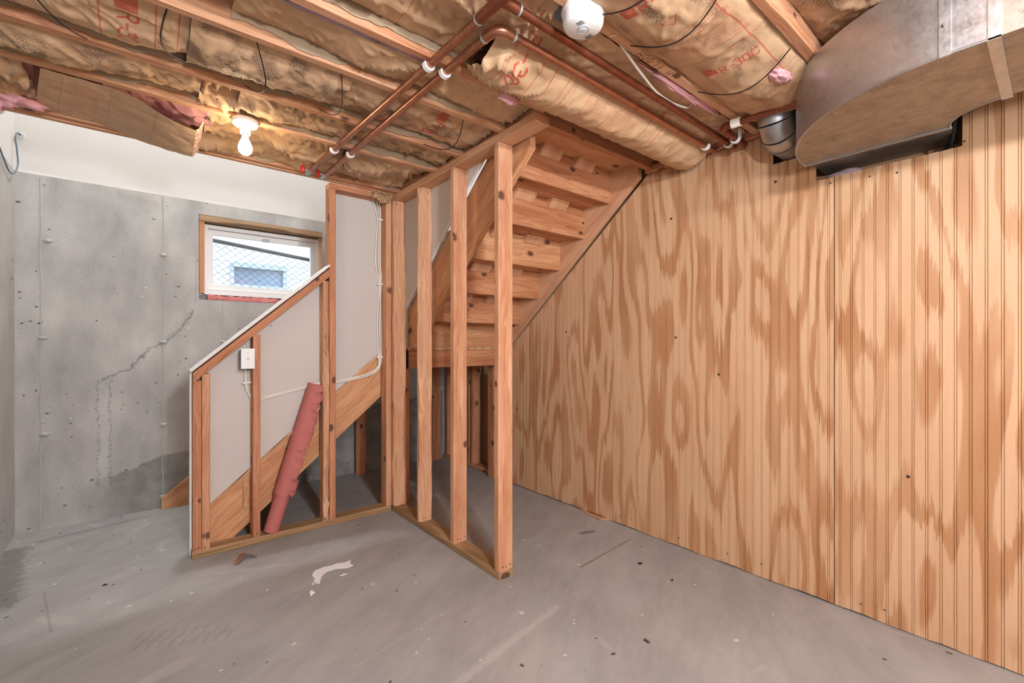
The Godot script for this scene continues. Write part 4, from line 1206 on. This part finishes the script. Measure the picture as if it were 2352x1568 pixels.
# ---------------------------------------------------------------- ducts
func build_ducts() -> void:
	var d := thing("metal_duct", "large galvanised rectangular duct elbow entering the panelled wall", "duct", V(1.95, 1.95, 0.3))
	var y0 := 1.95; var y1 := 2.193
	var heel := []; var throat := []
	for k in 25:
		var a := PI / 2 * k / 24.0
		heel.append(Vector2(2.265 - 0.565 * sin(a), 0.185 + 0.541 * cos(a)))
		throat.append(Vector2(2.275 - 0.145 * sin(a), 0.105 + 0.155 * cos(a)))
	heel.append(Vector2(1.70, 0.105)); throat.append(Vector2(2.13, 0.104))
	for e in [["heel_panel", heel, 1.0], ["throat_panel", throat, -1.0]]:
		var st := st_new(); st.set_smooth_group(0)
		var c: Array = e[1]
		for k in c.size() - 1:
			var a: Vector2 = c[k]; var b: Vector2 = c[k + 1]
			var q := [V(a.x, y0, a.y), V(b.x, y0, b.y), V(b.x, y1, b.y), V(a.x, y1, a.y)]
			if e[2] < 0: q.reverse()
			quad(st, q, [Vector2(0, 0), Vector2(1, 0), Vector2(1, 1), Vector2(0, 1)])
		obj(e[0], done(st), M.galvanised, d)
	for e in [["bottom_panel", y0], ["top_panel", y1]]:
		var st := st_new(); st.set_smooth_group(-1)
		for k in heel.size() - 1:
			var a: Vector2 = heel[k]; var b: Vector2 = heel[k + 1]; var c: Vector2 = throat[k + 1]; var f: Vector2 = throat[k]
			quad(st, [V(a.x, e[1], a.y), V(f.x, e[1], f.y), V(c.x, e[1], c.y), V(b.x, e[1], b.y)], [Vector2(0, 0), Vector2(1, 0), Vector2(1, 1), Vector2(0, 1)])
		obj(e[0], done(st), M.galvanised_dusty, d)
	obj("straight_run", box(1.701, 2.129, y0 + 0.001, y1, -1.6, 0.104), M.galvanised_dusty, d)
	obj("wall_stub", box(2.262, 2.52, y0 + 0.012, y1 - 0.004, 0.268, 0.715), M.galvanised_dusty, d)
	# rolled seam along the heel, cleats round the joints
	var pts := []
	for q in heel: pts.append(V(q.x, y0 + 0.001, q.y))
	obj("rolled_seam", tube(pts, 0.0035, 6), M.galvanised, d)
	pts = []
	for q in throat: pts.append(V(q.x, y0, q.y))
	obj("rolled_seam", tube(pts, 0.003, 6), M.galvanised, d)
	for n in [0.112, 0.205]:
		obj("side_cleat", box(1.694, 1.7025, y0 - 0.004, y1, n - 0.012, n + 0.012), M.galvanised, d)
	obj("bottom_cleat", box(1.694, 2.14, y0 - 0.005, y0 + 0.001, 0.10, 0.126), M.galvanised, d)
	obj("drive_cleat", beam(V(2.268, y0 - 0.002, 0.728), V(2.278, y0 - 0.002, 0.256), Vector3.UP, 0.008, 0.014, 0.001), M.galvanised, d)
	for q in [[1.712, 2.10, 0.24], [1.74, 2.06, 0.36], [1.82, 2.0, 0.51], [1.9, 2.08, 0.59], [2.05, 2.1, 0.68], [2.1, 2.02, 0.70], [1.694, 2.03, 0.205]]:
		obj("screw", lump(V(q[0] - 0.003, q[1], q[2] + 0.003), Vector3(0.004, 0.004, 0.004), 1.0, 0.1, 8, 5), M.nail, d)
	for e in [[2.352, 0.252, "thick black cable hanging in the right end of the duct cut-out"], [2.372, 0.262, "thin black cable behind the thick one in the duct cut-out"]]:
		obj("black_cable", tube(curve([V(e[0], 2.195, e[1]), V(e[0] + 0.006, 2.10, e[1] - 0.004), V(e[0] + 0.012, 2.0, e[1] + 0.006), V(e[0] + 0.05, 1.93, e[1] + 0.02), V(e[0] + 0.1, 1.925, e[1] + 0.05)]), 0.006, 8), M.black, null, e[2], "cable", "black cables in the duct cut-out")
	# round elbow
	var r := thing("round_duct_elbow", "round galvanised duct elbow beside the large rectangular duct", "duct", V(2.3, 2.1, 0.825))
	var cy := 2.118; var cn := 0.822; var rad := 0.077
	var path := []
	for k in 13:
		var a := PI / 2 * k / 12.0
		path.append(V(2.31 - 0.10 * sin(a), cy + 0.10 * (1.0 - cos(a)), cn))
	path.push_front(V(2.5, cy, cn))
	path.append(V(2.21, 2.34, cn))
	for g in [[0, 2], [2, 5], [5, 9], [9, 12], [12, 14]]:
		var seg := path.slice(g[0], g[1] + 1)
		obj("gore", tube(seg, rad - 0.001 * g[0] * 0.2, 28), M.galvanised, r)
		var e: Vector3 = seg[-1]; var e0: Vector3 = seg[-2]
		var dr := (e - e0).normalized()
		if g[1] < 14: obj("gore_seam", tube([e - dr * 0.003, e + dr * 0.003], rad + 0.003, 28), M.galvanised, r)

# ---------------------------------------------------------------- lamps
func bulb_lamp(label: String, at: Vector3, energy: float, seen: bool) -> void:
	var t := thing("lampholder", label, "light fixture", at)
	obj("porcelain_base", lathe([Vector2(0, 0), Vector2(0.056, 0), Vector2(0.056, -0.012), Vector2(0.05, -0.022), Vector2(0.03, -0.027), Vector2(0.024, -0.034), Vector2(0.0, -0.034)], at, Vector3.UP, 32), M.porcelain, t)
	obj("socket", lathe([Vector2(0.023, -0.03), Vector2(0.022, -0.062), Vector2(0.0, -0.062)], at, Vector3.UP, 24), M.porcelain, t)
	obj("bulb_cap", lathe([Vector2(0.0135, -0.06), Vector2(0.0135, -0.074), Vector2(0.0, -0.074)], at, Vector3.UP, 20), M.solder, t)
	obj("bulb", lathe([Vector2(0.0135, -0.072), Vector2(0.0145, -0.082), Vector2(0.021, -0.097), Vector2(0.0285, -0.115), Vector2(0.0300, -0.128), Vector2(0.0265, -0.144), Vector2(0.0165, -0.156), Vector2(0.0, -0.160)], at, Vector3.UP, 28), M.bulb_glow, t)
	var l := OmniLight3D.new()
	l.name = "bulb_light"
	t.add_child(l)
	l.position = Vector3(0, -0.122, 0)
	l.light_color = rgb8(255, 226, 184) if seen else rgb8(246, 248, 255)
	l.light_energy = energy
	l.light_size = 0.03
	l.omni_range = 12.0
	l.omni_attenuation = 2.0
	l.shadow_enabled = true

func build_lamps() -> void:
	bulb_lamp("lit bare bulb in a white porcelain lampholder under the joist", V(0.378, YJ - 0.001, 2.416), 0.075, true)
	bulb_lamp("bare bulb lampholder on the joist just above the picture", V(0.62, YJ - 0.001, -0.25), 1.5, false)
	bulb_lamp("bare bulb lampholder on a joist behind the camera", V(0.5, YJ - 0.001, -1.48), 2.6, false)
	added_light()
	var t := thing("stairwell_light", "round ceiling light at the top of the open stairwell", "light fixture", V(0.5, 4.899, 3.5))
	obj("light_base", lathe([Vector2(0, 0), Vector2(0.16, 0), Vector2(0.16, -0.02), Vector2(0.0, -0.02)], V(0.5, 4.899, 3.5), Vector3.UP), M.vinyl, t)
	obj("light_shade", lathe([Vector2(0.15, -0.02), Vector2(0.14, -0.05), Vector2(0.09, -0.08), Vector2(0, -0.09)], V(0.5, 4.899, 3.5), Vector3.UP), M.shade_glow, t)
	var l := OmniLight3D.new()
	l.name = "stairwell_light_source"
	t.add_child(l)
	l.position = Vector3(0, -0.06, 0)
	l.light_color = rgb8(248, 250, 255)
	l.light_energy = 3.9
	l.light_size = 0.08
	l.omni_range = 12.0
	l.omni_attenuation = 2.0
	l.shadow_enabled = true

func added_light() -> void:  # added unseen light standing in for a flash, brightens joists and ceiling
	var t := thing("added_light", "square light on a tripod added behind the camera to stand in for a flash", "added light", V(0.35, 0, -1.2))
	var head := Vector3(0.35, 1.62, 1.2)
	var aim := (Vector3(0.45, 1.9, -2.6) - head).normalized()
	obj("mast", tube([V(0.35, 0.25, -1.25), V(0.35, 1.62, -1.25)], 0.014, 10), M.black, t)
	for k in 3:
		var q := TAU * k / 3.0 + 0.5
		obj("leg", tube([V(0.35, 0.45, -1.25), V(0.35 + 0.38 * cos(q), 0.006, -1.25 + 0.38 * sin(q))], 0.01, 8), M.black, t)
	var side := aim.cross(Vector3.UP).normalized()
	obj("housing", beam(head - aim * 0.06, head - aim * 0.004, Vector3.UP, 0.34, 0.34, 0.01), M.black, t)
	obj("lamp_face", beam(head - aim * 0.004, head, Vector3.UP, 0.3, 0.3, 0.001), M.shade_glow, t)
	var l := AreaLight3D.new()
	l.name = "added_light_source"
	t.add_child(l)
	l.area_size = Vector2(0.3, 0.3)
	l.look_at_from_position(head + aim * 0.01, head + aim, Vector3.UP)
	l.light_color = rgb8(248, 250, 255)
	l.light_energy = ADDED_LIGHT
	l.area_range = 12.0
	l.area_attenuation = 2.0
	l.shadow_enabled = true

# ---------------------------------------------------------------- small things
func build_small_things() -> void:
	# smoke detector
	var c := V(1.062, YJ, 0.945)
	var t := thing("smoke_detector", "round white smoke detector under the joist beside the copper pipe", "smoke detector", c)
	obj("back_box", box(1.02, 1.10, 2.2, 2.28, 0.985, 1.03), M.box_grey, t)
	obj("mounting_ring", lathe([Vector2(0, -0.002), Vector2(0.066, -0.002), Vector2(0.068, -0.012), Vector2(0.064, -0.02), Vector2(0.0, -0.02)], c, Vector3.UP, 40), M.plastic, t)
	var cov := obj("cover", lathe([Vector2(0.064, -0.02), Vector2(0.0625, -0.045), Vector2(0.058, -0.056), Vector2(0.05, -0.061), Vector2(0.0, -0.063)], c, Vector3.UP, 40), M.plastic, t)
	var b := obj("test_button", lathe([Vector2(0.0, -0.0645), Vector2(0.014, -0.0642), Vector2(0.0155, -0.0635), Vector2(0.0155, -0.061)], c, Vector3.UP, 24), M.lens_glass, t)
	var ring := []
	for k in 25: ring.append(c + Vector3(cos(TAU * k / 24.0) * 0.0175, -0.0635, sin(TAU * k / 24.0) * 0.0175))
	obj("button_ring", tube(ring, 0.0012, 5), M.latch, cov)
	for e in [[-0.033, 0.012], [0.034, -0.012]]:
		for k in 3:
			var q := c + Vector3(e[0] + 0.006 * k, -0.0622, e[1])
			obj("vent_slot", beam(q + Vector3(-0.002, 0, -0.011), q + Vector3(0.002, 0, 0.011), Vector3.UP, 0.0016, 0.0016, 0.0003), M.marker, cov)
	# cable from the detector along the joist
	obj("white_cable", tube(curve([V(1.30, 2.22, 0.99), V(1.36, 2.195, 0.992), V(1.458, 2.185, 1.012), V(1.613, 2.185, 1.048), V(1.72, 2.19, 1.06), V(1.80, 2.197, 1.062), V(1.87, 2.205, 1.05), V(1.885, 2.235, 1.04)]), 0.0048, 8), M.cable, null, "white cable hanging from the joist beside the smoke detector", "cable")
	obj("cable_staple", tube([V(1.225, YJ - 0.001, 0.97), V(1.225, YJ - 0.004, 0.965), V(1.232, YJ - 0.004, 0.952), V(1.232, YJ - 0.001, 0.948)], 0.0014, 5), M.cable, null, "white cable staple on the lettered joist", "staple")
	# switch and cables on the knee wall
	t = thing("light_switch", "white toggle switch in a grey box on the knee wall stud", "switch", V(0.476, 1.02, 2.96))
	obj("switch_box", box(0.448, 0.503, 1.022, 1.128, 2.966, 3.03), M.box_grey, t)
	var swp := obj("switch_plate", beam(V(0.477, 1.02, 2.9625), V(0.477, 1.135, 2.9625), Vector3.RIGHT, 0.07, 0.006, 0.002), M.plastic, t)
	obj("toggle", plate(PackedVector3Array([V(0.472, 1.068, 2.96), V(0.472, 1.088, 2.96), V(0.472, 1.086, 2.947), V(0.472, 1.080, 2.946)]), Vector3(0.01, 0, 0), Vector3.UP), M.plastic, swp)
	for y in [1.045, 1.11]:
		obj("plate_screw", lathe([Vector2(0, 0.0008), Vector2(0.003, 0.0004), Vector2(0.003, -0.001)], V(0.477, y, 2.9595), Vector3.BACK, 8), M.latch, swp)
	var base := [[1.268, 2.20], [1.285, 2.12], [1.303, 2.03], [1.288, 1.743], [1.308, 1.578], [1.30, 1.30], [1.305, 1.067], [1.285, 0.985], [1.20, 0.951], [1.0, 0.912], [0.90, 0.902], [0.72, 0.874], [0.585, 0.838], [0.527, 0.838], [0.497, 0.87], [0.481, 0.935], [0.476, 1.015]]
	for k in 3:
		var pts := []
		for i in base.size():
			var w := (0.021 * (k - 1)) if i < 7 else 0.0
			var u := 0.0 if i < 7 else 0.010 * (k - 1)
			var wob := 0.006 * nf.get_noise_2d(i * 3.3, k * 7.0)
			if i == 8 or i == 11: u += 0.012 * (1 if k == 0 else 0)
			pts.append(V(base[i][0] + w * (0.9 if i != 2 and i != 4 and i != 6 else 0.55) + wob, base[i][1] - u + wob, 3.055 - 0.006 * (k % 2)))
		obj("white_cable", tube(curve(pts), 0.0050, 8), M.cable, null, ["white cable nearest the drywall in the run to the switch", "middle white cable of the run to the switch", "white cable nearest the corner post in the run to the switch"][k], "cable", "cables running to the switch")
	for e in [[1.305, 2.03, "uppermost white cable staple on the corner post"], [1.308, 1.578, "middle white cable staple on the corner post"], [1.306, 1.067, "lowest white cable staple on the corner post"], [0.492, 0.932, "white cable staple under the light switch"]]:
		obj("cable_staple", beam(V(e[0] - 0.03, e[1], 3.04), V(e[0] + 0.026, e[1] + 0.004, 3.04), Vector3.UP, 0.011, 0.01, 0.002), M.plastic, null, e[2], "staple")
	# roll of red rosin paper leaning in the stud bay
	t = thing("paper_roll", "torn roll of red building paper leaning against the knee wall stud", "paper roll", V(0.60, 0.04, 3.01))
	var a := V(0.605, 0.042, 3.006); var bb := V(0.868, 0.905, 3.014)
	obj("roll_core", tube([a, a.lerp(bb, 0.36)], 0.043, 24), M.rosin, t)
	var dir := (bb - a).normalized()
	var s2 := (Vector3.BACK - dir * dir.z).normalized()     # towards the room
	var s1 := s2.cross(dir) * -1.0
	if s1.x < 0: s1 = -s1
	var rim := func(q: float, ang: float, r: float) -> Vector3: return a.lerp(bb, q) + (-s1 * cos(ang) + s2 * sin(ang)) * r
	obj("torn_outer_sheet", grid_mesh(110, 44, func(u: float, v: float) -> Vector3:
		var lo := 0.25 + 0.008 * nf.get_noise_2d(v * 9.0, 2.0) - 0.012 * sin(v * PI)
		var q := lerpf(lo, 1.0, u)
		var cut := 2.75 - 0.55 * smoothstep(0.34, 0.37, q) + 0.45 * smoothstep(0.55, 0.7, q) - 0.75 * smoothstep(0.80, 0.83, q) + 0.5 * smoothstep(0.87, 0.90, q) - 0.55 * smoothstep(0.92, 0.95, q)
		cut += 0.16 * nf.get_noise_2d(q * 40.0, 1.0) + 0.2 * nf.get_noise_2d(q * 13.0, 4.0)
		return rim.call(q, lerpf(-2.2, cut, v), 0.0475 + 0.003 * v + 0.004 * sin(q * 3.0) + 0.015 * smoothstep(0.8, 1.0, v))), M.rosin, t)
	obj("second_sheet", grid_mesh(70, 36, func(u: float, v: float) -> Vector3:
		var q := lerpf(0.27, 0.985, u)
		var cut := 3.5 + 0.35 * nf.get_noise_2d(q * 9.0, 8.0) + 0.15 * nf.get_noise_2d(q * 37.0, 3.0)
		return rim.call(q, lerpf(-2.0, cut, v), 0.0435 + 0.003 * v)), M.rosin_shaded, t)
	obj("inner_sheet", grid_mesh(50, 30, func(u: float, v: float) -> Vector3: return rim.call(lerpf(0.3, 0.99, u), v * TAU, 0.036 + 0.001 * sin(u * 30.0))), M.rosin, t)
	# blue-grey wire from the hole in the white wall
	obj("grey_wire", tube(curve([V(-0.565, 2.437, NB + 0.01), V(-0.572, 2.44, NB - 0.03), V(-0.578, 2.40, NB - 0.06), V(-0.57, 2.32, NB - 0.07), V(-0.565, 2.23, NB - 0.08), V(-0.572, 2.16, NB - 0.15), V(-0.578, 2.15, NB - 0.24), V(-0.578, 2.19, NB - 0.4), V(-0.578, 2.25, NB - 0.6)]), 0.004, 8), M.blue_wire, null, "loose grey wire looping from a hole in the white wall", "wire")
	obj("wall_hole_rim", lathe([Vector2(0.018, 0.0), Vector2(0.012, 0.004), Vector2(0.006, 0.001)], V(-0.562, 2.437, NB), Vector3.BACK, 14), M.plaster, null, "small broken hole where the grey wire leaves the wall", "hole")
	obj("ceiling_cap", lathe([Vector2(0, 0), Vector2(0.05, 0), Vector2(0.05, -0.03), Vector2(0.035, -0.045), Vector2(0, -0.05)], V(-0.505, 2.199, 2.915), Vector3.UP, 24), M.porcelain, null, "white round ceiling cap at the left edge of the picture", "fixture")
	# crumpled paper where the cables come through
	obj("crumpled_paper", grid_mesh(40, 30, func(u: float, v: float) -> Vector3:
		var x := 1.21 + 0.13 * u; var k := nr.get_noise_2d(u * 2.5, v * 2.5)
		return V(x, 2.20 - 0.075 * v * (0.6 + 0.5 * sin(u * PI)) , 2.955 - 0.05 * (k - 0.3) - 0.02 * v)), M.kraft, null, "crumpled brown paper tuft above the cable bundle", "paper scrap")
	# litter on the floor
	obj("paper_scrap", grid_mesh(40, 8, func(u: float, v: float) -> Vector3:
		var bend := sin(u * PI)
		var x := lerpf(0.385, 0.49, u); var n := lerpf(2.765, 2.80, u) + 0.055 * bend * bend
		return V(x + 0.012 * (v - 0.5), 0.002 + 0.008 * bend + 0.014 * v * bend, n - 0.045 * (v - 0.5) * (0.4 + bend))), M.brown_paper, null, "curled brown paper scrap on the floor by the knee wall", "paper scrap")
	var outline := [[0.66, 2.30], [0.672, 2.285], [0.684, 2.315], [0.70, 2.35], [0.735, 2.385], [0.78, 2.385], [0.83, 2.355], [0.862, 2.36], [0.858, 2.40], [0.875, 2.425], [0.84, 2.42], [0.80, 2.435], [0.765, 2.43], [0.74, 2.44], [0.69, 2.43], [0.665, 2.39], [0.668, 2.35], [0.655, 2.325]]
	var pl := PackedVector3Array()
	for q in outline: pl.append(V(q[0], 0.0005, q[1]))
	var sp := obj("plaster_splash", plate(pl, Vector3(0, 0.003, 0), Vector3.RIGHT), M.plaster, null, "curved splash of dried white plaster on the floor", "plaster")
	for q in [[0.622, 2.232, 0.012, 0.022], [0.648, 2.305, 0.007, 0.005], [0.79, 2.30, 0.018, 0.004], [0.612, 2.21, 0.006, 0.006]]:
		obj("plaster_fleck", lump(V(q[0], 0.0, q[1]), Vector3(q[2], 0.003, q[3]), q[0] * 20.0, 0.4, 12, 6), M.plaster, sp)
	obj("wood_splinter", beam(V(1.775, 0.003, 1.592), V(2.25, 0.003, 1.632), Vector3.UP, 0.003, 0.006, 0.001), M.old_wood, null, "thin brown wood splinter lying on the floor by the panelled wall", "splinter")
	for q in [[2.045, 1.42, 0.014, "dark crumb on the floor in front of the splinter"], [0.515, 1.21, 0.008, "small dark crumb low in the middle of the floor"], [-0.13, 2.93, 0.010, "dark crumb on the floor left of the knee wall"], [2.02, 1.22, 0.009, "small grey crumb on the floor toward the panelled wall"]]:
		obj("debris_crumb", lump(V(q[0], 0.002, q[1]), Vector3(q[2], 0.004, q[2] * 0.6), q[0] * 7.0, 0.6, 10, 6), M.marker, null, q[3], "debris")
